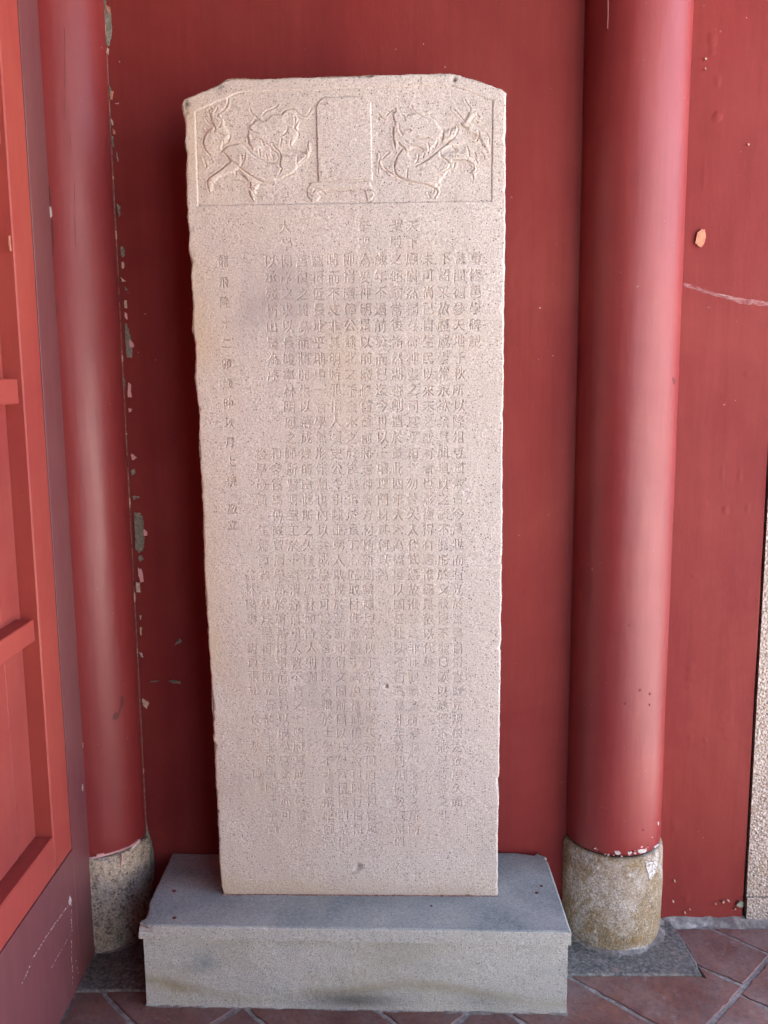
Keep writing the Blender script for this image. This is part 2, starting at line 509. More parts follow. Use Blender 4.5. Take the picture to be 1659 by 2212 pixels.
wall = empty("red_wall", (0, WL, 0))
tag(wall, "dark red lime-washed wall between the two red columns, behind the stone stele", "wall")
o = grid_wall("wall_face", -0.78, 0.70, -0.01, 3.45, WL, 0.25, M_wall.m, wall, 3)
o.data.polygons.foreach_set("use_smooth", [len(p.vertices) == 4 and p.index < len(o.data.polygons) - 5 for p in o.data.polygons])

wall2 = empty("red_wall", (0.9, WR, 0))
tag(wall2, "red wall panel right of the big right column, with a chalky streak and chipped foot", "wall")
o = grid_wall("wall_face", 0.66, 1.0715, 0.006, 3.45, WR, 0.25, M_wall.m, wall2, 23, ragged=0.006, amp=1.3, nx=110, nz=900,
              blisters=[tuple(on_y(u * K, v * K, WR)[[0, 2]]) + (a, b, h) for u, v, a, b, h in
                        [(2850, 170, .010, .03, .003), (2868, 470, .011, .012, .004), (2870, 330, .008, .02, .002), (2815, 700, .006, .05, .0016), (2820, 2020, .008, .012, .002), (2990, 1500, .010, .012, .0025),
                         (2900, 2040, .009, .012, .003), (2990, 2030, .006, .014, .002), (2745, 3590, .012, .020, .0035), (2890, 1880, .006, .03, .0018), (2960, 1890, .006, .02, .0018), (2780, 2300, .012, .008, .002),
                         (2820, 2960, .007, .010, .002), (2900, 2900, .02, .05, .0015), (2760, 2700, .015, .04, .0015), (2700, 3300, .012, .03, .0018), (2760, 2960, .006, .03, .0015)]])
o.data.polygons.foreach_set("use_smooth", [len(p.vertices) == 4 and p.index < len(o.data.polygons) - 5 for p in o.data.polygons])


def resample(pts, step):
    P = [np.array(p, float) for p in pts]; out = []
    for i in range(len(P)):
        a, b = P[i], P[(i + 1) % len(P)]
        n = max(1, int(np.linalg.norm(b - a) / step))
        out += [a + (b - a) * k / n for k in range(n)]
    return out


def chip_xz(name, pix, mat, parent, y, t=0.0012, sc=1.0, step=0.004, wob=0.0007, proj=None):
    """irregular paint chip: outline of frame pixels put on a vertical plane, with its own thickness"""
    proj = proj or (lambda u, v: on_y(u, v, y))
    P = resample([proj(u, v) for u, v in pix], step)
    P = [p + np.array([RNG.normal(0, wob), 0, RNG.normal(0, wob)]) for p in P]
    n = len(P)
    V = [tuple(p + np.array([0, 0.004, 0])) for p in P] + [tuple(p - np.array([0, t, 0])) for p in P]
    Fc = [(i, (i + 1) % n, n + (i + 1) % n, n + i) for i in range(n)] + [tuple(range(n, 2 * n))]
    return mesh_obj(name, V, Fc, mat, parent)


def z3(pts, ox, oy, s): return [((ox + x / s) * K, (oy + y / s) * K) for x, y in pts]


YW = WL - 0.0045
Za = lambda p: z3(p, 0, 0, 2.011)
Zb = lambda p: z3(p, 0, 1000, 1.8437)
Zc = lambda p: z3(p, 0, 2200, 2.074)
Zd = lambda p: z3(p, 0, 3100, 1.659)
chips = [
    (Za([(835, 0), (848, 0), (852, 40), (878, 55), (890, 120), (898, 230), (885, 330), (868, 372), (852, 340), (840, 200), (845, 60)]), M_bare.copy() if False else M_bare),
    (Za([(850, 45), (870, 50), (884, 80), (888, 115), (872, 100), (858, 70)]), M_ochre),
    (Za([(862, 380), (872, 390), (868, 440), (860, 430)]), M_pale),
    (Za([(876, 690), (888, 710), (890, 800), (882, 770)]), M_bare), (Za([(890, 730), (912, 735), (900, 800), (890, 800)]), M_ochre),
    (Za([(893, 950), (905, 970), (908, 1005), (898, 1000)]), M_pale), (Za([(903, 1030), (922, 1050), (925, 1080), (908, 1078)]), M_ochre),
    (Za([(897, 1085), (906, 1100), (914, 1180), (904, 1160)]), M_bare), (Za([(936, 1220), (944, 1262), (948, 1300), (938, 1270)]), M_white),
    (Za([(940, 1640), (966, 1660), (962, 1740), (946, 1700)]), M_bare), (Za([(972, 1980), (988, 1985), (1003, 2020), (990, 2068), (974, 2030)]), M_bare),
    (Za([(975, 2110), (988, 2105), (995, 2150), (980, 2160)]), M_pale), (Za([(930, 832), (955, 828), (950, 838)]), M_pinkchip),
    (Zb([(888, 0), (912, 0), (915, 40), (900, 50)]), M_bare), (Zb([(896, 88), (912, 95), (908, 138), (897, 120)]), M_pale),
    (Zb([(890, 200), (905, 215), (925, 230), (900, 232)]), M_pale), (Zb([(918, 270), (938, 290), (930, 300)]), M_bare),
    (Zb([(913, 368), (930, 370), (934, 430), (920, 425)]), M_pale), (Zb([(918, 460), (936, 470), (938, 510), (924, 500)]), M_pinkchip),
    (Zb([(922, 545), (936, 545), (950, 600), (968, 660), (988, 715), (975, 720), (970, 795), (935, 790), (926, 680)]), M_bare),
    (Zb([(955, 650), (985, 700), (986, 715), (968, 720), (955, 700)]), M_pinkchip),
    (Zb([(945, 980), (965, 990), (960, 1040), (970, 1085), (942, 1085)]), M_pinkchip), (Zb([(948, 1165), (970, 1170), (965, 1195), (948, 1195)]), M_pinkchip),
    (Zb([(968, 1500), (985, 1510), (1003, 1530), (985, 1550), (970, 1545)]), M_pinkchip), (Zb([(968, 1620), (990, 1615), (996, 1640), (975, 1665)]), M_bare),
    (Zb([(980, 1815), (1025, 1818), (1022, 1830), (1000, 1830), (985, 1845)]), M_bare),
    (Zb([(990, 1940), (1015, 1935), (1052, 1970), (1058, 2030), (1050, 2060), (1062, 2120), (1058, 2200), (1040, 2215), (1000, 2212), (995, 2100)]), M_bare),
    (Zb([(1058, 2060), (1085, 2080), (1080, 2105), (1060, 2110)]), M_pinkchip), (Zb([(1000, 1940), (1030, 1940), (1040, 1965), (1010, 1960)]), M_pale),
    (Zc([(1142, 0), (1185, 0), (1170, 15), (1150, 25)]), M_bare), (Zc([(1145, 55), (1160, 40), (1187, 75), (1160, 100)]), M_bare),
    (Zc([(1145, 150), (1170, 160), (1185, 220), (1188, 265), (1165, 275), (1150, 210)]), M_pinkchip),
    (Zc([(1130, 270), (1155, 275), (1160, 350), (1132, 350)]), M_pale), (Zc([(1155, 545), (1170, 545), (1168, 580), (1158, 575)]), M_white),
    (Zc([(1160, 640), (1172, 650), (1170, 705), (1162, 700)]), M_pale), (Zc([(1160, 850), (1175, 860), (1188, 890), (1165, 880)]), M_white),
    (Zc([(1180, 1235), (1200, 1245), (1232, 1275), (1215, 1320), (1185, 1285)]), M_pale),
    (Zc([(1465, 765), (1490, 740), (1505, 760), (1480, 775), (1450, 788)]), M_bare),
    (Zc([(1400, 1085), (1440, 1080), (1490, 1095), (1495, 1108), (1450, 1105), (1420, 1100)]), M_bare),
    (Zc([(1250, 1092), (1300, 1082), (1322, 1086), (1290, 1094), (1255, 1100)]), M_bare),
    (Zd([(955, 360), (968, 320), (975, 350), (985, 390), (1000, 430), (1015, 500), (1024, 590), (1018, 700), (960, 700), (955, 500)]), M_bare),
]
for ci, (pix, mt) in enumerate(chips):
    chip_xz("paint_chip", pix, mt.m if isinstance(mt, Mat) else mt, wall, YW - 0.00013 * (ci % 9), 0.0009)
zc = 0.30
XS = -0.5938
box_obj("open_seam", XS - 0.004, XS + 0.0002, YW - 0.0008, YW + 0.005, 0.30, 3.2, M_seam, wall, 0.0002)
while zc < 3.0:
    hgt = RNG.uniform(0.004, 0.030); wid = RNG.uniform(0.0, 0.0016) * (1.0 if RNG.random() > 0.15 else 3.2)
    P = []
    n_p = 7
    for k in range(n_p): P.append((XS - 0.004, zc + hgt * k / (n_p - 1)))
    for k in range(n_p, 0, -1): P.append((XS + 0.0004 + wid * math.sin(math.pi * (k - 0.3) / (n_p + 0.4)) * RNG.uniform(0.4, 1.1), zc + hgt * (k - 1) / (n_p - 1) + RNG.normal(0, 0.0006)))
    V = [(x, YW + 0.005, z) for x, z in P] + [(x, YW - 0.0011, z) for x, z in P]; nn = len(P)
    mesh_obj("seam_flake", V, [(i, (i + 1) % nn, nn + (i + 1) % nn, nn + i) for i in range(nn)] + [tuple(range(nn, 2 * nn))],
             [M_bare, M_seam, M_run, M_pale][int(RNG.integers(4))], wall)
    zc += hgt + RNG.uniform(0.01, 0.16)
# chips on the right part of the wall
Zr = lambda p: z3(p, 2200, 0, 1.9025)
Zs = lambda p: z3(p, 2500, 3500, 2.9)
YR = WR - 0.006
for pix, mt in [
    (Zr([(1115, 1800), (1125, 1765), (1155, 1745), (1180, 1750), (1185, 1800), (1172, 1855), (1150, 1882), (1125, 1870), (1106, 1850)]), M_ochre),
    (Zr([(1178, 440), (1190, 438), (1195, 450), (1182, 462)]), M_pale), (Zr([(1178, 515), (1188, 520), (1185, 535)]), M_pale),
    (Zr([(1505, 1092), (1518, 1092), (1518, 1105), (1508, 1104)]), M_pale),
    (Zs([(1290, 350), (1330, 305), (1372, 320), (1365, 370), (1330, 375)]), M_bare),
    (Zs([(1125, 315), (1150, 300), (1145, 330)]), M_pale), (Zs([(1190, 295), (1215, 300), (1210, 320)]), M_pale),
    (Zs([(550, 300), (565, 300), (568, 322), (556, 318)]), M_pale), (Zs([(685, 430), (705, 430), (705, 452), (690, 448)]), M_pale),
    (Zs([(750, 398), (765, 400), (758, 410)]), M_pale), (Zs([(1045, 335), (1062, 335), (1055, 348)]), M_pale),
    (Zs([(1275, 390), (1290, 390), (1285, 405)]), M_pale), (Zs([(570, 60), (582, 58), (580, 90)]), M_pale),
]:
    chip_xz("paint_chip", pix, mt.m if isinstance(mt, Mat) else mt, wall2, YR, step=0.003, wob=0.0004)

# ------------------------------------------------------------------ columns: painted shaft on a stone drum


def lathe(name, cx, cy, prof, mat, parent, seg=128, seed=0, amp=0.0, fine=0.0, ragged_bottom=0.0, smooth=True):
    V = []; n = seg
    th = np.arange(n) / n * 2 * math.pi
    for k, (r, z) in enumerate(prof):
        rr = r + amp * fbm(np.cos(th) * 1.6 + 3 + th * 0, np.sin(th) * 1.6 + z * 4, seed, 3) + fine * fbm(np.cos(th) * 9 + z * 23, np.sin(th) * 9 + z * 31, seed + 4, 3)
        zz = z + (ragged_bottom * fbm(np.cos(th) * 7 + 9, np.sin(th) * 7, seed + 8, 4) if k < 2 else 0 * th)
        for i in range(n): V.append((cx + rr[i] * math.cos(th[i]), cy + rr[i] * math.sin(th[i]), zz[i]))
    Fc = []
    for k in range(len(prof) - 1):
        for i in range(n):
            j = (i + 1) % n
            Fc.append((k * n + i, k * n + j, (k + 1) * n + j, (k + 1) * n + i))
    Fc.append(tuple(range((len(prof) - 1) * n, len(prof) * n))); Fc.append(tuple(reversed(range(n))))
    o = mesh_obj(name, V, Fc, mat, parent)
    if smooth: o.data.polygons.foreach_set('use_smooth', [len(p.vertices) == 4 for p in o.data.polygons])
    return o


def column(cx, stone_mat, label, seed, zt):
    c = empty("red_column", (cx, YC, 0))
    tag(c, label, "column", "round red columns half set into the wall")
    zs = np.concatenate([[zt + 0.000, zt + 0.003, zt + 0.012], np.linspace(zt + 0.05, 3.33, 60)])
    rr = np.concatenate([[RR - 0.004, RR - 0.0015, RR], np.full(60, RR)])
    lathe("shaft", cx, YC, list(zip(rr, zs)), M_column.m, c, 160, seed, 0.0012, 0.00025, 0.0035)
    H = zt - 0.004
    prof = [(RS - 0.006, -0.012), (RS - 0.002, 0.006)]
    for t in np.linspace(0.05, 0.93, 26):
        prof.append((RS + 0.0008 * math.sin(math.pi * t) - 0.006 * max(0, 0.12 - t) / 0.12, H * t))
    prof += [(RS - 0.001, H * 0.96), (RS - 0.004, H * 0.99), (RS - 0.010, H)]
    lathe("stone_base", cx, YC, prof, stone_mat, c, 160, seed + 3, 0.0035, 0.0022)
    # dark open joint between paint and stone
    lathe("joint", cx, YC, [(RR - 0.007, H - 0.004), (RR - 0.006, zt + 0.01)], M_dark.m if isinstance(M_dark, Mat) else M_dark, c, 96, 1, 0)
    return c


colR = column(XR, M_basestone, "bright red round column right of the stele on a rusty ochre stone drum", 5, 0.2735)
colL = column(XLc, M_basestone2, "red round column beside the door frame on a dark pitted stone drum", 15, 0.277)


def on_cyl(cx, u, v, r):
    d = ray(u, v); a = d[0] ** 2 + d[1] ** 2; ox, oy = CAM[0] - cx, CAM[1] - YC
    b = ox * d[0] + oy * d[1]; c = ox * ox + oy * oy - r * r
    disc = b * b - a * c
    if disc < 0: disc = 0
    return CAM + d * ((-b - math.sqrt(disc)) / a)


def chip_cyl(name, pix, mat, parent, cx, r, t=0.001, step=0.003, wob=0.0004):
    P = resample([on_cyl(cx, u, v, r) for u, v in pix], step)
    A, B = [], []
    for p in P:
        d = np.array([p[0] - cx, p[1] - YC, 0]); d /= np.linalg.norm(d)
        q = p + np.array([0, 0, RNG.normal(0, wob)])
        A.append(tuple(q - d * 0.003)); B.append(tuple(q + d * t))
    n = len(P)
    Fc = [(i, (i + 1) % n, n + (i + 1) % n, n + i) for i in range(n)] + [tuple(range(n, 2 * n))]
    return mesh_obj(name, A + B, Fc, mat, parent)


# chips where the paint meets the stone
Zf = lambda p: z3(p, 2100, 3100, 1.7068)
for pix, mt in [
    (Zf([(610, 520), (640, 520), (655, 535), (635, 545), (618, 540)]), M_white), (Zf([(700, 525), (730, 522), (725, 540), (704, 540)]), M_white),
    (Zf([(768, 512), (800, 505), (830, 510), (822, 528), (795, 532), (775, 530)]), M_white), (Zf([(738, 530), (760, 528), (755, 545)]), M_pinkchip),
    (Zf([(905, 320), (912, 318), (912, 345), (906, 342)]), M_white), (Zf([(880, 490), (900, 478), (912, 470), (905, 485), (885, 498)]), M_white),
    (Zf([(800, 370), (812, 372), (810, 382), (800, 380)]), M_run),
]:
    chip_cyl("paint_chip", pix, mt, colR, XR, RR + 0.0005)
for pix, mt in [
    (Zf([(822, 590), (850, 594), (880, 586), (905, 604), (892, 640), (884, 672), (862, 712), (846, 700), (838, 660), (828, 640)]), M_limewash),
]:
    chip_cyl("lime_patch", pix, mt, colR, XR, RS + 0.004, 0.0006, 0.003, 0.0009)
for pix, mt in [
    (Zd([(590, 548), (640, 540), (700, 525), (780, 500), (850, 475), (900, 445), (925, 425), (930, 440), (905, 462), (850, 486), (790, 510), (700, 536), (640, 552), (592, 556)]), M_pinkchip),
    (Zd([(870, 490), (885, 470), (915, 440), (930, 432), (925, 450), (900, 470), (880, 498)]), M_white),
    (Zd([(640, 528), (690, 518), (690, 535), (645, 545)]), M_pinkchip),
]:
    chip_cyl("paint_chip", pix, mt, colL, XLc, RR + 0.002)
for pix, mt in [(Zd([(680, 562), (700, 572), (715, 562), (712, 574), (695, 580), (682, 574)]), M_white),
                (Zd([(805, 520), (815, 530), (812, 580), (803, 622), (800, 600), (806, 560)]), M_pinkchip)]:
    chip_cyl("lime_patch", pix, mt, colL, XLc, RS + 0.003, 0.0006)
for k in range(34):
    x_ = RNG.uniform(430, 915); t_ = (x_ - 285) / 640
    y_ = 405 + 150 * math.sin(math.pi * min(1, t_ * 0.92)) - (30 if x_ > 850 else 0) + RNG.uniform(-26, 2)
    r_ = RNG.uniform(2.0, 8.0)
    pg = [(x_ + r_ * math.cos(a) * RNG.uniform(0.6, 1.4), y_ + r_ * 0.8 * math.sin(a) * RNG.uniform(0.5, 1.3)) for a in np.linspace(0, 5.5, 7)]
    chip_cyl("paint_chip", Zf(pg), [M_white, M_pinkchip, M_run, M_dark][int(RNG.integers(4))], colR, XR, RR + 0.0004, 0.0006, 0.0015, 0.0003)
# dark paint run and a gouge
chip_cyl("paint_run", Zc([(1005, 1215), (1025, 1220), (1024, 1270), (1000, 1340), (985, 1385), (965, 1408), (935, 1405), (940, 1370), (960, 1348), (985, 1350), (998, 1300)]), M_run, colL, XLc, RR + 0.001, 0.0003)
Zg = lambda p: z3(p, 2200, 1100, 1.9025)
chip_cyl("gouge", Zg([(930, 775), (938, 790), (950, 785), (952, 812), (944, 836), (938, 810), (932, 800)]), M_run, colR, XR, RR + 0.001, 0.0003, wob=0.0002)
def hair(cx, parent, pts, wpx=0.55, mat=None):
    a = [(u - wpx * 0.5, v) for u, v in pts] + [(u + wpx * 0.5, v) for u, v in pts[::-1]]
    chip_cyl("hairline_crack", a, mat or M_run, parent, cx, RR + 0.0012, 0.0001, 0.01, 0.0)


for seg in ([(518, 230), (522, 330), (520, 420)], [(519, 480), (521, 600), (519, 700)], [(521, 800), (524, 960)], [(558, 1090), (572, 1165)], [(600, 1450), (603, 1640)], [(604, 1760), (608, 1980)]):
    hair(XLc, colL, Za(seg))
hair(XR, colR, Zr([(440, 0), (441, 110), (438, 215)]) if False else [((2200 + x / 1.9025) * K, (y / 1.9025) * K) for x, y in [(440, 0), (441, 110), (438, 215)]], 0.6, M_pinkchip)
for u, v in ((610, 575), (690, 1070), (578, 1170), (765, 1095), (762, 1180)):
    x0_, y0_ = (2200 + u / 1.9025) * K, (2200 + v / 1.9025) * K
    chip_cyl("paint_blister", [(x0_ + 2.6 * math.cos(a) * RNG.uniform(.5, 1), y0_ + 3.4 * math.sin(a) * RNG.uniform(.5, 1)) for a in np.linspace(0, 5.6, 8)], M_column.m, colR, XR, RR + 0.001, 0.0016, wob=0.0002)
# strip of torn filler between the door frame and the left column
for pix, mt in [
    (Za([(380, 1666), (410, 1662), (414, 1690), (420, 1735), (400, 1760), (374, 1758), (378, 1700)]), M_white),
    (Za([(383, 1495), (398, 1492), (410, 1600), (408, 1660), (385, 1660), (374, 1560)]), M_run),
    (Za([(388, 1765), (425, 1765), (432, 1900), (430, 2065), (412, 2060), (392, 1900)]), M_run),
    (Zb([(400, 390), (415, 385), (420, 450), (418, 510), (400, 510)]), M_run),
    (Zc([(680, 1595), (690, 1600), (690, 1640), (680, 1630)]), M_pale), (Zc([(684, 1950), (690, 1950), (690, 2000), (684, 1998)]), M_white),
]:
    chip_cyl("filler_tear", pix, mt, colL, XLc, RR + 0.001, 0.0006)

# ------------------------------------------------------------------ wooden door leaf and frame in the plane x = DX
Y_COL, Y1, Y2, Y_END = 0.083, -0.028, -0.132, -0.80
ZT = 3.33
frame = empty("doorway_surround", (DX, -0.5, 0))
tag(frame, "dark maroon wooden door frame with scratched threshold board, beside the left column", "door frame")
box_obj("jamb", DX - 0.10, DX, Y1, Y_COL + 0.02, 0.0, ZT, M_maroon.m, frame, 0.0006)
box_obj("threshold_board", DX - 0.10, DX, Y_END, Y1 - 0.0003, 0.0, 0.3622, M_maroon.m, frame, 0.0006)
door = empty("door_leaf", (DX, -0.5, 0.36))
tag(door, "orange-red panelled wooden door with vertical boards and cross rails, at the left edge", "door")
box_obj("stile", DX - 0.06, DX - 0.0015, Y2, Y1 - 0.001, 0.3632, ZT, M_orange.m, door, 0.003)
box_obj("bottom_rail", DX - 0.06, DX - 0.0015, Y_END, Y2 - 0.0005, 0.3632, 0.4535, M_orange.m, door, 0.003)
XB = -0.7545
yy = Y2 - 0.0006
bw = [0.096, 0.16, 0.155, 0.16, 0.096]
for i, b in enumerate(bw):
    box_obj("board", XB - 0.02, XB + (0.001 if i % 2 else 0.0), yy - b, yy - 0.0012, 0.4545, ZT, M_board.m, door, 0.0022)
    yy -= b
for z0, z1 in ((0.9385, 0.988), (1.468, 1.522), (2.003, 2.053), (2.54, 2.59)):
    box_obj("cross_rail", XB - 0.005, DX - 0.003, Y_END, Y2 - 0.024, z0, z1, M_orange.m, door, 0.002)


def chip_x(name, pix, mat, parent, X=DX, t=0.0005, step=0.003, wob=0.0003):
    P = resample([on_x(u, v, X) for u, v in pix], step)
    P = [p + np.array([0, RNG.normal(0, wob), RNG.normal(0, wob)]) for p in P]
    n = len(P)
    V = [tuple(p - np.array([0.002, 0, 0])) for p in P] + [tuple(p + np.array([t, 0, 0])) for p in P]
    Fc = [(i, (i + 1) % n, n + (i + 1) % n, n + i) for i in range(n)] + [tuple(range(n, 2 * n))]
    return mesh_obj(name, V, Fc, mat, parent)


# scratches on the threshold board (dashed, thin)
def dash_line(a, b, n, wpx=2.2, jit=1.5, fill=0.6, mat=None):
    a = np.array(a, float); b = np.array(b, float); d = (b - a) / np.linalg.norm(b - a); nn = np.array([-d[1], d[0]])
    L = np.linalg.norm(b - a); t = 0
    while t < L:
        ln = L / n * RNG.uniform(0.3, 1.2) * fill; wd = wpx * RNG.uniform(0.4, 1.2)
        p = a + d * t + nn * RNG.normal(0, jit); q = p + d * ln
        chip_x("scratch", Zd([tuple(p - nn * wd), tuple(q - nn * wd * 0.5), tuple(q + nn * wd * 0.5), tuple(p + nn * wd)]), mat or M_white, frame)
        t += L / n * RNG.uniform(0.7, 1.5)


dash_line((465, 845), (350, 1010), 9)
dash_line((345, 1015), (212, 1220), 9)
dash_line((200, 1270), (145, 1385), 5)
dash_line((472, 860), (476, 1050), 8, 1.6)
dash_line((474, 1100), (482, 1390), 9, 1.2)
dash_line((465, 1060), (335, 1290), 11, 1.2)
dash_line((505, 1230), (520, 1320), 3, 1.4)
chip_x("scratch", Zd([(455, 845), (462, 800), (474, 828), (470, 858), (460, 862)]), M_white, frame)
chip_x("scratch", Zd([(545, 62), (550, 62), (550, 105), (546, 102)]), M_white, frame)
chip_x("paint_chip", Za([(72, 1900), (82, 1893), (84, 1960), (93, 2015), (85, 2022), (72, 1960)]), M_ochre, door, DX - 0.0015)

# ------------------------------------------------------------------ granite door pillar at the right edge
pil = empty("granite_pillar", (1.4, WR, 0))
tag(pil, "rough pale granite pillar at the right edge, past a dark joint in the red wall", "pillar")
grid_wall("pillar_block", 1.0785, 1.60, 0.075, 3.45, WR - 0.004, 0.3, M_pillar, pil, 41, amp=0.7, nx=40)
grid_wall("pillar_foot", 1.080, 1.60, -0.005, 0.0725, WR - 0.007, 0.3, M_pillar, pil, 47, amp=1.0, nx=40, nz=8)
box_obj("joint_filler", 1.0690, 1.081, WR + 0.012, WR + 0.1, 0.0, 3.44, M_dark, pil, 0.001)

# ------------------------------------------------------------------ floor: terracotta tiles laid diagonally, stone slabs under the columns
slabR = poly_prism([(0.40, -0.012), (0.8745, -0.013), (0.8755, 0.10), (0.868, 0.175), (0.868, WR + 0.02), (0.40, WR + 0.02)], -0.012, 0.006, 0.004, 0.0012)
tag(mesh_obj("floor_slab", slabR[0], slabR[1], M_slab), "grey speckled stone slab under the right column, cracked corner by the tiles", "slab", "stone slabs under the columns")
slabL = poly_prism([(-0.76, -0.066), (-0.46, -0.067), (-0.46, WL + 0.02), (-0.76, WL + 0.02)], -0.012, 0.005, 0.004, 0.0012)
tag(mesh_obj("floor_slab", slabL[0], slabL[1], M_slab), "dark grimy stone slab in the corner under the left column", "slab", "stone slabs under the columns")


def clip(poly, a, b, c):
    """keep a*x+b*y<=c"""
    out = []
    for i in range(len(poly)):
        p, q = poly[i], poly[(i + 1) % len(poly)]
        dp, dq = a * p[0] + b * p[1] - c, a * q[0] + b * q[1] - c
        if dp <= 0: out.append(p)
        if (dp < 0 < dq) or (dq < 0 < dp):
            t = dp / (dp - dq); out.append((p[0] + (q[0] - p[0]) * t, p[1] + (q[1] - p[1]) * t))
    return out


floor_t = empty("tiled_floor", (0, 0, 0))
tag(floor_t, kind='structure')
us = [-2.26, -1.95, -1.64, -1.33, -1.02, -0.711, -0.40, -0.086, 0.22, 0.524, 0.865, 1.157, 1.46, 1.77, 2.08, 2.4]
vs = [-1.37, -0.77, -0.165, 0.412, 1.02, 1.62, 2.2, 2.8, 3.4]
g = 0.0080


def uv(u, v): return ((u + v) / 2, (u - v) / 2)


for i in range(len(us) - 1):
    for j in range(len(vs) - 1):
        u0, u1, v0, v1 = us[i] + g, us[i + 1] - g, vs[j] + g, vs[j + 1] - g
        ctr = uv((u0 + u1) / 2, (v0 + v1) / 2)
        if abs(ctr[0]) > 1.75 or ctr[1] < -1.3 or ctr[1] > 0.5: continue
        P = [uv(u0, v0), uv(u0, v1), uv(u1, v1), uv(u1, v0)]
        if i == 9 or i == 10:      # the joint that bends towards the slab's corner
            bend = lambda u, v: uv(u + 0.055 * (v - 0.9) / 0.12 * 0.9 + 0.0, v) if v > 0.9 else uv(u, v)
            if i == 9: P = [uv(u0, v0), uv(u0, v1), uv(u1 + (0.055 if j in (3,) else 0), v1), uv(u1, v0)]
            if i == 10: P = [uv(u0, v0), uv(u0 + (0.055 if j in (3,) else 0), v1), uv(u1, v1), uv(u1, v0)]
        area = sum(P[k][0] * P[(k + 1) % 4][1] - P[(k + 1) % 4][0] * P[k][1] for k in range(4))
        if area < 0: P = P[::-1]
        P = clip(P, 0, 1, WL - 0.012 if ctr[0] < 0.7 else WR - 0.040)      # stop short of the wall
        P = clip(P, -1, 0, -(DX + 0.004))
        if not P: continue
        parts = [P]                # tiles run on under the stone slabs
        for q in parts:
            if len(q) < 3: continue
            ar = abs(sum(q[k][0] * q[(k + 1) % len(q)][1] - q[(k + 1) % len(q)][0] * q[k][1] for k in range(len(q)))) / 2
            if ar < 0.0006: continue
            if q is parts[0] and len(parts) > 1 and False: continue
            zt = 0.0 + RNG.uniform(-0.0012, 0.0012)
            V, Fc = poly_prism(q, -0.012, zt, 0.0025, 0.0014)
            mesh_obj("tile", V, Fc, M_tile, floor_t)


for q in ([(0.8750, -0.016), (0.8835, -0.021), (0.8805, 0.012), (0.8758, 0.045)], [(0.8745, 0.075), (0.8782, 0.078), (0.8770, 0.115), (0.8738, 0.112)]):
    V, Fc = poly_prism(q, -0.01, 0.0021, 0.0003, 0.0003)
    mesh_obj("open_joint", V, Fc, M_dark, floor_t)
# uneven mortar fillets: round the drum bases, along the wall foot and along the plinth foot
def fillet(name, path, w_in, h, mat, parent, seed, closed=False, wj=0.5):
    """triangular bead of mortar; path = list of ((x,y) on the wall line, (nx,ny) outward normal)"""
    V = []; n = len(path)
    for k, ((x, y), (nx_, ny_)) in enumerate(path):
        a = 1 + wj * float(fbm(np.array(k * 0.13), np.array(seed * 1.7), seed, 3)) * 1.6
        wd = max(0.002, w_in * a)
        hh = max(0.0012, h * (1 + wj * float(fbm(np.array(k * 0.21), np.array(seed * 3.1), seed + 2, 2))))
        V += [(x - nx_ * 0.006, y - ny_ * 0.006, hh * 1.05), (x + nx_ * wd * 0.25, y + ny_ * wd * 0.25, hh * 0.72),
              (x + nx_ * wd * 0.65, y + ny_ * wd * 0.65, max(0.001, hh * 0.32)), (x + nx_ * wd, y + ny_ * wd, -0.006)]
    Fc = []
    for k in range(n - 1 if not closed else n):
        k2 = (k + 1) % n
        for r in range(3):
            Fc.append((k * 4 + r, k2 * 4 + r, k2 * 4 + r + 1, k * 4 + r + 1))
    o = mesh_obj(name, V, Fc, mat, parent, smooth=True)
    return o


pth = [((XR + RS * 0.985 * math.cos(a), YC + RS * 0.985 * math.sin(a)), (math.cos(a), math.sin(a))) for a in np.linspace(math.radians(175), math.radians(365), 150)]
o = fillet("mortar_ring", pth, 0.040, 0.010, M_mortar, colR, 4, wj=0.35)
pth = [((XLc + RS * 0.985 * math.cos(a), YC + RS * 0.985 * math.sin(a)), (math.cos(a), math.sin(a))) for a in np.linspace(math.radians(260), math.radians(365), 80)]
fillet("mortar_ring", pth, 0.018, 0.009, M_mortar, colL, 6)
pth = [((x, WR - 0.002), (0.0, -1.0)) for x in np.linspace(0.80, 1.55, 160)]
fillet("mortar_strip", pth, 0.038, 0.009, M_mortar, floor_t, 9)
pth = [((x, -0.1255 - 0.031 * (x + 0.526) / 1.034 + 0.012), (0.0, -1.0)) for x in np.linspace(-0.522, 0.506, 220)]
fillet("mortar_strip", pth, 0.007, 0.004, M_mortar, floor_t, 12, wj=1.2)

# ------------------------------------------------------------------ plinth under the stele
pl = empty("stele_plinth", (-0.01, 0.03, 0))
tag(pl, "low grey stone plinth with a stained front, carrying the upright carved stele", "plinth")
PX0, PX1, PB = -0.526, 0.508, WL - 0.004
PY0, PSL = -0.126, -0.0296             # front edge: y = PY0 + PSL * (x - PX0)


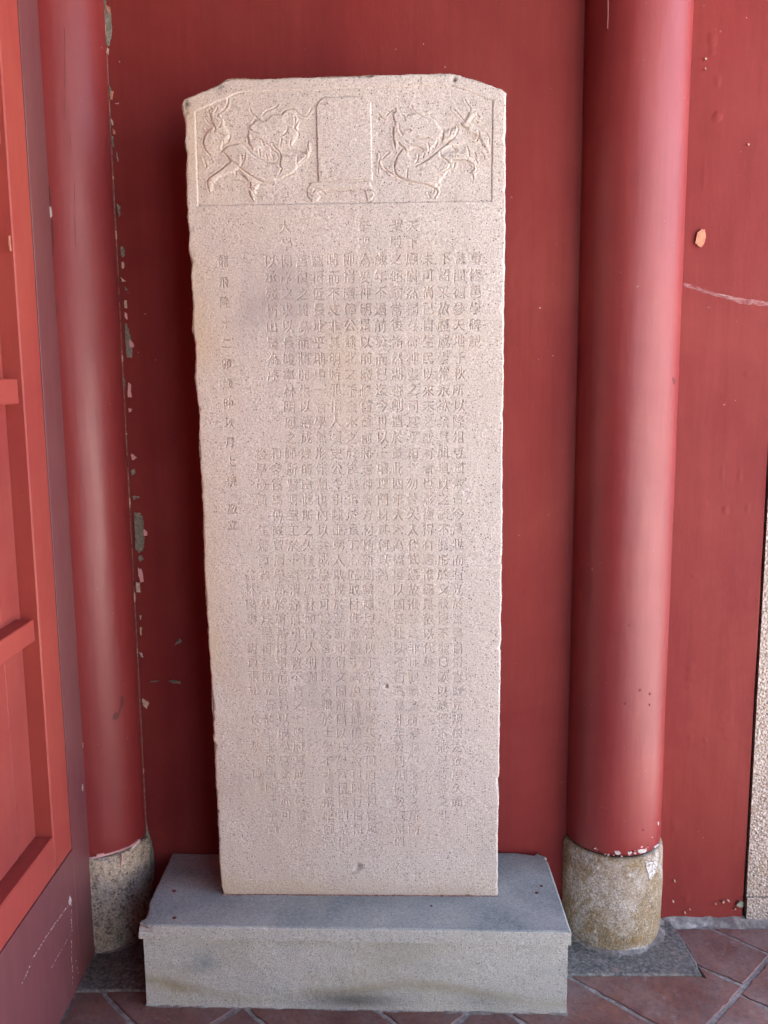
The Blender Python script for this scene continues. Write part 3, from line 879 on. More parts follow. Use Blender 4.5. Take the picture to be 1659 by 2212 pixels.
def plinth_part(name, z0, z1, inset_f, inset_s, chip_corner, seed, mat):
    """rings of a rounded block with worn arrises; resolution good enough for chipped edges"""
    nx, nyd, nz = 150, 44, 14 if z1 - z0 < 0.1 else 34
    x0, x1 = PX0 + inset_s, PX1 - inset_s * 0.7
    r = 0.004
    # perimeter param: front (x0->x1), right, back, left
    per = []
    for t in np.linspace(0, 1, nx, endpoint=False): per.append((x0 + (x1 - x0) * t, None, 0, -1, t))
    for t in np.linspace(0, 1, nyd, endpoint=False): per.append((x1, t, 1, 0, t))
    for t in np.linspace(0, 1, 12, endpoint=False): per.append((x1 - (x1 - x0) * t, 'b', 0, 1, t))
    for t in np.linspace(0, 1, nyd, endpoint=False): per.append((x0, 1 - t, -1, 0, t))
    fy = lambda x: PY0 + inset_f + PSL * (x - PX0)
    pts = []
    for x, t, nx_, ny_, tt in per:
        if t is None: y = fy(x)
        elif t == 'b': y = PB
        else: y = fy(x) + (PB - fy(x)) * t
        pts.append((x, y, nx_, ny_))
    n = len(pts)
    px = np.array([p[0] for p in pts]); py = np.array([p[1] for p in pts]); pnx = np.array([p[2] for p in pts], float); pny = np.array([p[3] for p in pts], float)
    s = np.cumsum(np.hypot(np.diff(px, append=px[0]), np.diff(py, append=py[0])))
    zs = [z0] + list(np.linspace(z0 + 0.003, z1 - r, nz)) + [z1 - r * 0.45, z1]
    V = []
    for k, z in enumerate(zs):
        ins = 0.0
        if k == len(zs) - 2: ins = r * 0.35
        if k == len(zs) - 1: ins = r * 1.1
        w_ = 0.0009 * fbm(s * 30, s * 0 + z * 30, seed, 3) + 0.0006 * fbm(s * 130, s * 0 + z * 130, seed + 3, 2)
        if k >= len(zs) - 3: w_ = w_ + 0.0022 * np.clip(fbm(s * 55, s * 0 + 5, seed + 6, 3) - 0.15, 0, 1)
        if chip_corner and z > z0 + 0.015:
            d = np.hypot(px - PX0, (py - (PY0 + 0.035)) * 0.8)
            w_ = w_ - 0 + 0.011 * np.clip(1 - d / 0.045, 0, 1) ** 0.7
            d2 = np.hypot(px - PX0, (py - PY0)); w_ = w_ + 0.008 * np.clip(1 - d2 / 0.02, 0, 1) * (z > z1 - 0.012)
            # broken back right corner
            d3 = np.maximum(0, (0.045 - np.abs(PB - py)) / 0.045) * (px > PX1 - 0.001)
            w_ = w_ + 0.022 * d3
        X = px - pnx * (ins + w_); Y = py - pny * (ins + w_)
        # keep the corners closed
        X = np.clip(X, x0 + ins, x1 - ins)
        V += [(X[i], Y[i], z) for i in range(n)]
    Fc = [(k * n + i, k * n + (i + 1) % n, (k + 1) * n + (i + 1) % n, (k + 1) * n + i) for k in range(len(zs) - 1) for i in range(n)]
    # top: inner rings to a grid-like centre line
    top0 = (len(zs) - 1) * n
    cxm, cym = (x0 + x1) / 2, (fy((x0 + x1) / 2) + PB) / 2
    prev = top0
    for q in (0.86, 0.66, 0.42, 0.2):
        st = len(V)
        for i in range(n):
            a = V[top0 + i]
            x = cxm + (a[0] - cxm) * (1 - (1 - q) * 0.35) if False else a[0] + (min(max(a[0], x0 + 0.18), x1 - 0.18) - a[0]) * (1 - q)
            y = a[1] + (cym - a[1]) * (1 - q)
            V.append((x, y, z1 + 0.0006 * float(fbm(np.array(x * 12), np.array(y * 12), seed + 9, 2))))
        Fc += [(prev + i, prev + (i + 1) % n, st + (i + 1) % n, st + i) for i in range(n)]
        prev = st
    Fc.append(tuple(prev + i for i in range(n)))
    o = mesh_obj(name, V, Fc, mat, pl)
    # wear attribute, with the cap top's shade painted in
    A = np.array(V); col = np.zeros((len(V), 4), np.float32); col[:, 3] = 1
    x, y, z = A[:, 0], A[:, 1], A[:, 2]
    front = np.abs(y - (fy(0) + PSL * x)) < 0.012
    if z1 < 0.2:
        arch = np.clip(1 - np.abs(z - (0.048 + 0.018 * np.sin(x * 9.5 + 0.6) + 0.010 * fbm(x * 8, x * 0, 3, 2))) / 0.022, 0, 1)
        col[:, 1] = np.clip(front * (0.85 * arch * np.clip(fbm(x * 5, z * 14, 61, 3) + 0.75, 0, 1) + 0.5 * np.clip(fbm(x * 7, z * 22, 71, 3), 0, 1)), 0, 1)
        dk = 1.3 * np.exp(-((x + 0.01) / 0.11) ** 2 - ((z - 0.026) / 0.022) ** 2) + 0.45 * np.exp(-((x - 0.30) / 0.06) ** 2 - ((z - 0.03) / 0.02) ** 2)
        col[:, 0] = np.clip(front * dk * 0.6, 0, 1)
        col[:, 2] = np.clip(front * (0.55 * np.exp(-((x + 0.37) / 0.03) ** 2 - ((z - 0.12) / 0.025) ** 2) + 0.25 * np.clip(fbm(x * 9, z * 18, 91, 3), 0, 1)), 0, 1)
    else:
        topm = z > z1 - 0.002
        col[:, 2] = np.where(topm, np.clip(0.62 + 0.55 * fbm(x * 9, y * 9, 95, 4), 0, 1), 0.05)  # top face darkened in colour, standing for roof shade and blue skylight
    at_ = o.data.attributes.new("wear_shade", 'FLOAT_COLOR', 'POINT'); at_.data.foreach_set('color', col.ravel())
    return o


plinth_part("plinth_body", 0.0, 0.1865, 0.0095, 0.0075, False, 51, M_plinth)
plinth_part("plinth_cap", 0.187, 0.222, 0.0, 0.0, True, 57, M_plinth)
for (u, v, r) in [(1239 / 1.659 + 1400, 284 / 1.659 + 3400, .0055), (1270 / 1.659 + 1400, 238 / 1.659 + 3400, .005), (328 / 1.659 + 500, 272 / 1.659 + 3400, .006), (328 / 1.659 + 500, 450 / 1.659 + 3400, .006), (540 / 1.659 + 1400, 370 / 1.659 + 3400, .003)]:
    c = on_z(u * K, v * K, 0.2226)
    n = 10; V = []
    for k in range(n):
        a = k / n * 2 * math.pi; rr = 0.8 * r * RNG.uniform(0.7, 1.15)
        V.append((c[0] + rr * math.cos(a) * 1.2, c[1] + rr * math.sin(a), 0.2236))
    V += [(x, y, 0.220) for x, y, _ in V]
    mesh_obj("paint_spot", V, [tuple(range(n))] + [(i, n + i, n + (i + 1) % n, (i + 1) % n) for i in range(n)], M_run, pl)
# ------------------------------------------------------------------ the stele
LEFT = [(727, 419), (738, 486), (741, 540), (736, 571), (746, 617), (742, 700), (744, 777), (750, 840), (749, 870), (756, 922), (754, 1009), (767, 1056), (763, 1110),
        (769, 1175), (770, 1320), (781, 1414), (780, 1500), (784, 1560), (797, 1663), (795, 1753), (803, 1900), (811, 2061), (812, 2150), (818, 2300), (826, 2450), (834, 2566),
        (845, 2747), (850, 2850), (854, 2973), (861, 3100), (868, 3216), (875, 3397), (884, 3551), (893, 3575)]
RIGHT = [(2026, 372), (2023, 539), (2022, 877), (2023, 895), (2019, 1121), (2017, 1350), (2014, 1600), (2010, 1821), (2009, 2100), (2007, 2300), (2004, 2566), (2001, 2815), (1998, 2973),
         (1996, 3126), (1992, 3352), (1992, 3588)]
TOP = [(727, 419), (738, 395), (797, 372), (869, 339), (890, 326), (915, 315), (1000, 314), (1100, 313), (1300, 306), (1500, 300), (1700, 294), (1800, 292), (1832, 297), (1880, 311), (1950, 335), (2010, 358), (2026, 372)]
L3 = np.array([on_s(u * K, v * K) for u, v in LEFT]); R3 = np.array([on_s(u * K, v * K) for u, v in RIGHT]); T3 = np.array([on_s(u * K, v * K) for u, v in TOP])
Z0 = 0.2225
H1 = 1.945
NX, NZ = 500, 1400
sN = np.linspace(0, 1, NX + 1); tN = np.linspace(0, 1, NZ + 1)
SG, TG = np.meshgrid(sN, tN)
zl = np.interp(tN * (T3[0, 2] - Z0) + Z0, L3[::-1, 2], L3[::-1, 0])
zr = np.interp(tN * (T3[-1, 2] - Z0) + Z0, R3[::-1, 2], R3[::-1, 0])
zz = tN * H1
zl = zl + 0.0013 * fbm(zz * 60, zz * 0, 5, 3) + 0.0006 * fbm(zz * 260, zz * 0, 8, 2)
zr = zr + 0.0007 * fbm(zz * 55, zz * 0, 15, 3) + 0.0004 * fbm(zz * 260, zz * 0, 18, 2)
XG = zl[:, None] * (1 - SG) + zr[:, None] * SG
tops = np.interp(sN, (T3[:, 0] - T3[0, 0]) / (T3[-1, 0] - T3[0, 0]), T3[:, 2])
tops = tops + 0.0009 * fbm(sN * 40, sN * 0, 25, 3) + 0.0006 * fbm(sN * 170, sN * 0, 28, 2)
ZG = Z0 + TG * (tops[None, :] - Z0)

dx, dz = 0.7 / NX, 1.945 / NZ
Hh = np.zeros_like(XG)                                     # relief in metres, + towards the viewer
Hh += 0.0011 * fbm(XG * 9, ZG * 7, 101, 3) + 0.00035 * fbm(XG * 70, ZG * 60, 105, 2) + 0.00030 * fbm(XG * 260, ZG * 240, 109, 2)
Hh += 0.00011 * RNG.standard_normal(Hh.shape)


def win(x0, x1, z0, z1):
    c0 = int(max(0, (x0 + 0.36) / 0.71 * NX - 12)); c1 = int(min(NX + 1, (x1 + 0.36) / 0.71 * NX + 12))
    r0 = int(max(0, (z0 - Z0) / 1.95 * NZ - 45)); r1 = int(min(NZ + 1, (z1 - Z0) / 1.88 * NZ + 30))
    return slice(r0, r1), slice(c0, c1)


def seg_dist(X, Z, a, b):
    ax, az = a; bx, bz = b
    vx, vz = bx - ax, bz - az
    L = vx * vx + vz * vz + 1e-12
    t = np.clip(((X - ax) * vx + (Z - az) * vz) / L, 0, 1)
    return np.hypot(X - ax - t * vx, Z - az - t * vz)


def poly_dist(pts, pad=0.012):
    P = np.array([(p[0], p[2]) for p in pts])
    sl = win(P[:, 0].min() - pad, P[:, 0].max() + pad, P[:, 1].min() - pad, P[:, 1].max() + pad)
    X, Z = XG[sl], ZG[sl]
    D = np.full(X.shape, 9.0)
    for a, b in zip(P[:-1], P[1:]): D = np.minimum(D, seg_dist(X, Z, a, b))
    return sl, D


def src(pts, ox, oy, s): return [on_s((ox + x / s) * K, (oy + y / s) * K) for x, y in pts]


def inside(X, Z, P):
    r = np.zeros(X.shape, bool)
    for i in range(len(P)):
        x1, z1 = P[i]; x2, z2 = P[(i + 1) % len(P)]
        if z1 == z2: continue
        c = ((z1 > Z) != (z2 > Z)) & (X < (x2 - x1) * (Z - z1) / (z2 - z1) + x1)
        r ^= c
    return r


# sunk frieze panel with a carved border
pan = [(-0.3365, 1.903), (0.3165, 1.904), (0.3165, 2.113), (0.225, 2.146), (-0.235, 2.138), (-0.3345, 2.100)]
slp = win(-0.34, 0.32, 1.89, 2.16)
Xp, Zp = XG[slp], ZG[slp]
ins_p = inside(Xp, Zp, pan)
Dp = np.full(Xp.shape, 9.0)
for i in range(len(pan)): Dp = np.minimum(Dp, seg_dist(Xp, Zp, pan[i], pan[(i + 1) % len(pan)]))
sgn = np.where(ins_p, Dp, -Dp)
Hh[slp] += -0.0022 * np.clip(sgn / 0.0022 + 0.5, 0, 1)
Hh[slp] += -0.0010 * np.exp(-(Dp / 0.0018) ** 2) * np.clip(1 + fbm(Xp * 120, Zp * 120, 77, 2), 0, 2)
Hh[slp] += ins_p * 0.0005 * fbm(Xp * 90, Zp * 90, 140, 2)

# central blank tablet, raised, on a scrolled foot
tl = src([(1338, 405), (1400, 332)], 700, 250, 2.37); tr_ = src([(322, 282), (378, 338), (392, 972)], 1300, 250, 2.074)
bl_ = src([(1360, 1125)], 700, 250, 2.37)
tabp = [(p[0], p[2]) for p in (bl_ + tl + [tl[1]] + tr_)]
ins_t = inside(Xp, Zp, tabp)
Dt = np.full(Xp.shape, 9.0)
for i in range(len(tabp)): Dt = np.minimum(Dt, seg_dist(Xp, Zp, tabp[i], tabp[(i + 1) % len(tabp)]))
sg = np.where(ins_t, Dt, -Dt)
Hh[slp] += 0.0030 * np.clip(sg / 0.0018 + 0.5, 0, 1)
foot = src([(1355, 1128), (1285, 1145), (1252, 1200), (1260, 1270), (1300, 1318), (1345, 1312), (1372, 1270), (1350, 1235), (1400, 1216)], 700, 250, 2.37) + src([(20, 1056), (330, 1058), (345, 1100), (352, 1150), (385, 1150), (415, 1110), (412, 1070), (385, 1030), (370, 990)], 1300, 250, 2.074)
fp = [(p[0], p[2]) for p in foot]
ins_f = inside(Xp, Zp, fp)
Df = np.full(Xp.shape, 9.0)
for i in range(len(fp)): Df = np.minimum(Df, seg_dist(Xp, Zp, fp[i], fp[(i + 1) % len(fp)]))
Hh[slp] += 0.0020 * np.clip(np.where(ins_f & ~ins_t, Df, -Df) / 0.0018 + 0.5, 0, 1) * (~ins_t)

LB = [[(410, 170), (400, 250), (370, 310), (290, 370)], [(250, 300), (215, 370)], [(120, 330), (135, 400), (160, 460)], [(80, 470), (120, 525), (200, 545)], [(150, 300), (170, 340), (160, 390)],
      [(250, 430), (310, 470), (320, 530), (270, 590)], [(190, 560), (230, 600), (200, 650)], [(85, 600), (110, 640)], [(60, 720), (35, 820), (90, 950), (150, 1000)],
      [(420, 555), (470, 575)], [(270, 680), (345, 710)], [(440, 700), (430, 780), (380, 820)], [(340, 800), (325, 890)], [(150, 1050), (185, 1095)], [(45, 1020), (70, 1100), (90, 1165)],
      [(350, 970), (395, 1010), (430, 1075)], [(310, 940), (400, 860), (480, 840), (590, 815)], [(590, 800), (680, 880), (770, 995), (860, 1045), (1000, 1110), (1080, 1110)],
      [(460, 1080), (380, 1120), (340, 1180), (220, 1260), (140, 1320), (105, 1360)], [(100, 1370), (105, 1440), (140, 1550)], [(170, 1390), (200, 1440), (290, 1455)], [(610, 1000), (620, 1080), (610, 1150)],
      [(660, 1000), (650, 1080), (610, 1120)], [(580, 1180), (650, 1240), (760, 1310), (870, 1370), (960, 1400), (1080, 1395)], [(520, 1230), (525, 1300)], [(480, 1355), (560, 1360), (640, 1400)],
      [(570, 1270), (640, 1310), (690, 1360)], [(870, 1390), (800, 1440)], [(735, 1400), (730, 1470), (760, 1510)], [(725, 1560), (740, 1620), (790, 1680)], [(780, 1540), (820, 1610), (910, 1620)],
      [(735, 320), (750, 370), (790, 410)], [(820, 430), (920, 510)], [(920, 400), (960, 350), (1040, 320), (1100, 295), (1150, 250)],
      [(1200, 400), (1220, 350), (1290, 320), (1360, 300), (1400, 330), (1470, 400), (1540, 430), (1600, 390), (1640, 300)], [(1390, 420), (1410, 480), (1380, 600)], [(730, 610), (760, 650), (850, 670)],
      [(700, 740), (700, 790), (720, 850)], [(770, 740), (850, 750), (920, 775), (940, 850)], [(760, 540), (800, 480)], [(1120, 655), (1160, 658)], [(1290, 580), (1280, 660), (1200, 710)],
      [(1440, 500), (1380, 610), (1440, 650), (1460, 700)], [(1330, 790), (1320, 850), (1340, 880)], [(1200, 760), (1180, 850)], [(1070, 830), (1090, 880), (1170, 950), (1195, 1030), (1170, 1100), (1180, 1170)],
      [(1000, 850), (1040, 870), (1060, 920)], [(1100, 930), (1130, 970)], [(870, 920), (880, 1000)], [(970, 990), (985, 1050)], [(1060, 1000), (1080, 1060)], [(1140, 1000), (1160, 1060), (1110, 1080)],
      [(1160, 1160), (1210, 1190), (1180, 1250)], [(1240, 1320), (1350, 1275), (1400, 1240)], [(1590, 800), (1580, 870), (1600, 930)], [(1460, 940), (1550, 965), (1575, 1020), (1490, 1090), (1440, 1130)]]
RB = [[(50, 370), (75, 405), (130, 440)], [(155, 385), (210, 320), (280, 280)], [(500, 240), (520, 300), (570, 345), (650, 400)], [(440, 390), (460, 360), (560, 350)], [(360, 370), (400, 400), (410, 450)],
      [(240, 390), (270, 460), (270, 530)], [(245, 560), (245, 700), (280, 840)], [(325, 510), (335, 600), (380, 650)], [(380, 570), (420, 580), (485, 580), (488, 605)], [(560, 690), (600, 710), (730, 695), (780, 715)],
      [(730, 770), (750, 830), (730, 910)], [(860, 730), (850, 780), (830, 820)], [(945, 590), (940, 680), (925, 750)], [(1045, 600), (1030, 655)], [(1140, 530), (1150, 590), (1120, 640)],
      [(1180, 490), (1220, 550), (1290, 560)], [(1090, 300), (1160, 370), (1240, 470)], [(1240, 160), (1260, 210), (1320, 280), (1315, 320)], [(1410, 360), (1440, 400)], [(1390, 460), (1420, 480)],
      [(1430, 600), (1440, 670), (1400, 735)], [(1520, 610), (1575, 680), (1575, 780)], [(320, 760), (350, 800), (400, 830), (430, 900)],
      [(380, 840), (310, 940), (265, 1030), (260, 1120), (290, 1210), (370, 1270), (480, 1295), (620, 1325), (730, 1350), (830, 1390), (875, 1440), (820, 1520)], [(115, 1090), (160, 1150), (270, 1215)],
      [(40, 880), (65, 900), (60, 1000), (45, 1050), (50, 1110), (40, 1180)], [(110, 970), (150, 930), (200, 890)], [(50, 1050), (80, 1130)], [(600, 920), (590, 1000), (560, 1040)], [(680, 910), (660, 960)],
      [(450, 1130), (440, 1180), (440, 1250)], [(420, 740), (470, 790), (600, 810), (660, 860)], [(900, 900), (910, 950), (1000, 1010), (1040, 1050), (1030, 1110), (940, 1160)],
      [(1070, 1000), (1200, 1000), (1300, 1030), (1370, 1070), (1365, 1120)], [(1390, 1070), (1415, 1130), (1360, 1200), (1270, 1165)], [(1350, 1210), (1360, 1270)], [(1270, 810), (1295, 860), (1300, 940)],
      [(1380, 900), (1400, 950)], [(1460, 890), (1500, 930), (1515, 990)], [(1380, 960), (1410, 1040)], [(850, 1290), (875, 1350)], [(890, 1210), (930, 1220)],
      [(640, 1040), (760, 960), (900, 850), (1020, 740), (1100, 690)], [(560, 1080), (700, 1020), (820, 920), (960, 800)], [(810, 1380), (820, 1420), (800, 1440)], [(730, 1460), (760, 1520)],
      [(1060, 800), (1080, 840), (1140, 870)], [(1100, 1040), (1090, 1100)]]


def smooth_line(p, n=3):
    P = [np.array(q, float) for q in p]
    for _ in range(2):
        if len(P) < 3: break
        Q = [P[0]]
        for a, b in zip(P[:-1], P[1:]): Q += [a * 0.75 + b * 0.25, a * 0.25 + b * 0.75]
        Q.append(P[-1]); P = Q
    return P


BODY_L = [[(310, 940), (400, 860), (590, 805), (770, 995), (1000, 1110), (1170, 1110), (1200, 1000), (1430, 1000), (1430, 1180), (1350, 1280), (1240, 1330), (960, 1400), (760, 1310), (580, 1180), (470, 1080), (350, 970)],
          [(460, 1080), (340, 1180), (140, 1320), (100, 1370), (105, 1440), (140, 1550), (185, 1480), (190, 1400), (290, 1310), (520, 1230), (580, 1180)],
          [(570, 1190), (690, 1360), (735, 1400), (725, 1560), (790, 1680), (810, 1560), (870, 1400), (760, 1310)],
          [(60, 720), (35, 820), (90, 950), (310, 940), (350, 810), (440, 700), (350, 520), (320, 440), (300, 380), (240, 420), (150, 340), (190, 560)],
          [(700, 740), (730, 560), (850, 470), (960, 500), (1060, 400), (1200, 400), (1290, 310), (1400, 350), (1450, 520), (1440, 700), (1340, 880), (1180, 860), (1070, 830), (940, 850), (850, 900), (780, 930)],
          [(1430, 1010), (1560, 960), (1600, 820), (1625, 930), (1585, 1040), (1480, 1110), (1430, 1150)]]
BODY_R = [[(380, 840), (310, 940), (262, 1100), (290, 1210), (480, 1295), (730, 1350), (830, 1390), (900, 1290), (1030, 1110), (1040, 1050), (900, 950), (900, 870), (1060, 800), (1250, 760), (1100, 690), (900, 850), (640, 1040), (500, 1000), (450, 900)],
          [(270, 1100), (110, 1080), (60, 1000), (65, 900), (40, 900), (45, 1050), (40, 1180), (80, 1130), (270, 1215)],
          [(240, 390), (300, 300), (440, 390), (560, 350), (650, 400), (820, 440), (900, 560), (940, 600), (860, 760), (730, 880), (600, 810), (430, 880), (330, 780), (285, 840), (245, 700), (255, 560)],
          [(1180, 490), (1240, 470), (1320, 330), (1400, 350), (1300, 470), (1450, 600), (1575, 680), (1580, 900), (1500, 800), (1440, 680), (1290, 600)],
          [(900, 950), (1000, 900), (1250, 880), (1300, 940), (1390, 1040), (1420, 1130), (1370, 1250), (1330, 1180), (1365, 1120), (1290, 1040), (1070, 1000), (1040, 1050)],
          [(830, 1390), (870, 1440), (820, 1520), (850, 1530), (900, 1450), (880, 1370)], [(1120, 640), (1160, 530), (940, 620), (925, 760), (1050, 720)]]
fill_ = np.zeros_like(Hh)
for polys, ox, oy, sc in ((BODY_L, 800, 350, 3.687), (BODY_R, 1500, 350, 3.456)):
    for pg in polys:
        P = [(p[0], p[2]) for p in src(pg, ox, oy, sc)]
        A_ = np.array(P); sl = win(A_[:, 0].min() - .01, A_[:, 0].max() + .01, A_[:, 1].min() - .01, A_[:, 1].max() + .01)
        X, Z = XG[sl], ZG[sl]; D = np.full(X.shape, 9.0)
        for k in range(len(P)): D = np.minimum(D, seg_dist(X, Z, P[k], P[(k + 1) % len(P)]))
        D = np.where(inside(X, Z, P), D, -D)
        fill_[sl] = np.maximum(fill_[sl], np.clip(D / 0.005 + 0.25, 0, 1) ** 0.7)
scales = 0.5 + 0.5 * np.cos(XG * 760 + np.where((np.floor(ZG / 0.0072) % 2) > 0, math.pi, 0)) * np.cos(ZG / 0.0072 * 2 * math.pi)
Hh += fill_ * (0.0027 + 0.0003 * scales)
raise_ = np.zeros_like(Hh); groove = np.zeros_like(Hh)
for strokes, ox, oy, sc in ((LB, 800, 350, 3.687), (RB, 1500, 350, 3.456)):
    for st in strokes:
        P = src(smooth_line(st), ox, oy, sc)
        sl, D = poly_dist(P, 0.02)
        raise_[sl] = np.maximum(raise_[sl], np.clip(1.15 - D / 0.006, 0, 1) ** 0.6)
        groove[sl] = np.maximum(groove[sl], np.exp(-(D / 0.0017) ** 2))
Hh += 0.0009 * raise_ * (1 - 0.6 * fill_) - 0.0022 * groove
raise_ = np.maximum(raise_, fill_)
# scroll lines on the foot and tablet
for P in (src(smooth_line([(1310, 1225), (1330, 1190), (1390, 1215), (1420, 1240)]), 700, 250, 2.37), src(smooth_line([(1430, 1215), (1660, 1215)]), 700, 250, 2.37),
          src([(100, 1052), (250, 1056), (370, 1058)], 1300, 250, 2.074), src(smooth_line([(360, 1060), (405, 1070), (412, 1110), (380, 1150), (355, 1160)]), 1300, 250, 2.074)):
    sl, D = poly_dist(P); Hh[sl] -= 0.0022 * np.exp(-(D / 0.0018) ** 2)

# ---- the inscription: columns of characters cut into the face
COLS = {
    1: (3, "重修邑學碑記"),
    2: (3, "蓋聞德參天地千秋所以隆俎豆道冠古今萬世而有光於宮牆自黌宮既立規模宏敞歷久而"),
    3: (3, "下詔采故歷咸崇常永欲禁其閒壇以之談不能形於文缺德不能已歌以缺德不能已皆舞之肅"),
    4: (3, "未可尚已自生民以來未之或有者也彰德得有志惟德是依以代雄"),
    5: (1, "天下廟巋然獨存荷神靈之司其平相衛勿替久人代式憑故推尊之非徒觀瞻之所繫縣衛承審之所向"),
    6: (1, "聖殿之傾頹當後脩然湖杏創造於黃此四年大木為橋垣以固基址以不朽遷易外年於側相備教宣州倡修"),
    7: (3, "歲年不過前算而已迄今世以千壞理門材其何以為"),
    8: (1, "至聖為妥神明是以前廢修舊薝前將志神舍方材精新廟貌輝煌春秋丁祭士庶咸集於前府相和春風"),
    9: (3, "即捐廉俸公餘北之千金木之於後共事於良工心匠取材惟嚴殿宇式煥祿武備文教和同行相和"),
    10: (3, "時而不支非其明時邪捐人員史公令引陳匪躬人敢戒於薪斷即得文閣前倡以共學宮禮修門祭儀"),
    11: (3, "幽祠近長址平地中一會學無形傾頹也內以共成學風可書之宮諸採未細於士學不斗邑前昭師宮杞"),
    12: (3, "舊復之峻高而將閒朱以落成幾的由此斯之久樣徵鳳林原侍人則側"),
    13: (1, "大學側序之求以長峻率林明府之師所賢明堂工於十有消序慎重人教不朽之士明府其成哉修輪舉水"),
    14: (3, "以承殘朽山是為序"),
}
EXTRA = {14: (15, "和多後馬傅歲曾廣舉將於署蕃增事前修輪以成學宮之美亦可"), 15: (15, "後學歲貢生齋廩教林拜樂捐同立石將士庶張陳李黃"), 16: (23, "魏林樂事拔貢張松夜林秋"), 17: (3, "龍飛隆十二卯歲仲秋月上浣")}
jobs = []
for c_, (r0, s_) in COLS.items():
    for k, ch in enumerate(s_):
        if r0 + k <= 42: jobs.append((c_, r0 + k, ch))
for c_, (r0, s_) in EXTRA.items():
    rr = r0
    for k, ch in enumerate(s_):
        jobs.append((c_, rr, ch)); rr += 1 + (0.25 if c_ == 17 else (1 if c_ in (15, 16) and k % 4 == 3 else 0))
jobs += [(17, 18.6, "敬"), (17, 19.6, "立"), (14, 34, "儒"), (16, 37, "傳"), (15, 41, "源")]
uniq = sorted(set(j[2] for j in jobs))
fc = bpy.data.curves.new("glyphs", 'FONT'); fc.body = "".join(uniq); fc.resolution_u = 2; fc.offset = -0.008
fo = bpy.data.objects.new("glyphs", fc); COL.objects.link(fo)
dg = bpy.context.evaluated_depsgraph_get()
ev = fo.evaluated_get(dg); gm = ev.to_mesh(); gm.calc_loop_triangles()
gv = np.empty(len(gm.vertices) * 3); gm.vertices.foreach_get('co', gv); gv = gv.reshape(-1, 3)[:, :2]
gt = np.empty(len(gm.loop_triangles) * 3, np.int64); gm.loop_triangles.foreach_get('vertices', gt); gt = gt.reshape(-1, 3)
ev.to_mesh_clear(); bpy.data.objects.remove(fo); bpy.data.curves.remove(fc)
GS = 44
tri = gv[gt]                                               # n,3,2
ctr = tri.mean(1)[:, 0]
glyph = {ch: np.zeros((GS, GS), np.float32) for ch in uniq}
for T, cx in zip(tri, ctr):
    k = int(cx)
    if k < 0 or k >= len(uniq): continue
    img = glyph[uniq[k]]
    P = (T - np.array([k, -0.12])) * GS
    x0, y0 = np.floor(P.min(0)).astype(int) - 0; x1, y1 = np.ceil(P.max(0)).astype(int) + 1
    x0, y0 = max(x0, 0), max(y0, 0); x1, y1 = min(x1, GS), min(y1, GS)
    if x1 <= x0 or y1 <= y0: continue
    X, Y = np.meshgrid(np.arange(x0, x1) + 0.5, np.arange(y0, y1) + 0.5)
    (ax, ay), (bx, by), (cx_, cy_) = P
    d1 = (X - bx) * (ay - by) - (ax - bx) * (Y - by); d2 = (X - cx_) * (by - cy_) - (bx - cx_) * (Y - cy_); d3 = (X - ax) * (cy_ - ay) - (cx_ - ax) * (Y - ay)
    img[y0:y1, x0:x1] = np.maximum(img[y0:y1, x0:x1], ~(((d1 < 0) | (d2 < 0) | (d3 < 0)) & ((d1 > 0) | (d2 > 0) | (d3 > 0))))
for ch in uniq:                                            # soften the cut a little
    a = np.pad(glyph[ch], 1); glyph[ch] = (a[1:-1, 1:-1] * 2 + a[:-2, 1:-1] + a[2:, 1:-1] + a[1:-1, :-2] + a[1:-1, 2:]) / 6


def bil(img, fx, fy):
    ok = (fx >= 0) & (fx < GS - 1) & (fy >= 0) & (fy < GS - 1)
    fx = np.clip(fx, 0, GS - 1.001); fy = np.clip(fy, 0, GS - 1.001)
    xi = fx.astype(int); yi = fy.astype(int); a = fx - xi; b = fy - yi
    return ok * ((img[yi, xi] * (1 - a) + img[yi, xi + 1] * a) * (1 - b) + (img[yi + 1, xi] * (1 - a) + img[yi + 1, xi + 1] * a) * b)


erode = np.clip(0.95 + 0.35 * fbm(XG * 14, ZG * 12, 200, 3) + 0.35 * fbm(XG * 120, ZG * 120, 205, 2) + 0.5 * (XG < -0.26), 0.3, 1.5)
inscr = np.zeros_like(Hh)
for c_, r_, ch in jobs:
    x = 0.2816 - 0.03545 * (c_ - 1) + RNG.normal(0, 0.0007)
    z = 1.854 - 0.03625 * (r_ - 1) + RNG.normal(0, 0.0008)
    if c_ == 17: sz = 0.027
    else: sz = 0.0305
    sw = sz * RNG.uniform(0.86, 0.98)
    sl = win(x - sz / 2, x + sz / 2, z - sz / 2, z + sz / 2)
    X, Z = XG[sl], ZG[sl]
    inscr[sl] = np.maximum(inscr[sl], bil(glyph[ch], ((X - x) / sw + 0.5) * GS, ((Z - z) / sz + 0.5) * GS))
depth = 0.0022 * (0.78 + 0.22 * np.clip((ZG - 0.6) / 1.0, 0, 1))
Hh -= inscr * depth * erode

# chips and holes
for (u, v, r, d) in [(1545, 2745, .004, .006), (1817, 318, .0045, .005), (1435, 3467, .008, .004), (1425, 3480, .006, .003), (1052 * 1.8517, 925 * 1.8517, .0016, .002)]:
    c = on_s(u * K, v * K); D = np.hypot(XG - c[0], ZG - c[2]); Hh -= d * np.exp(-(D / r) ** 2)
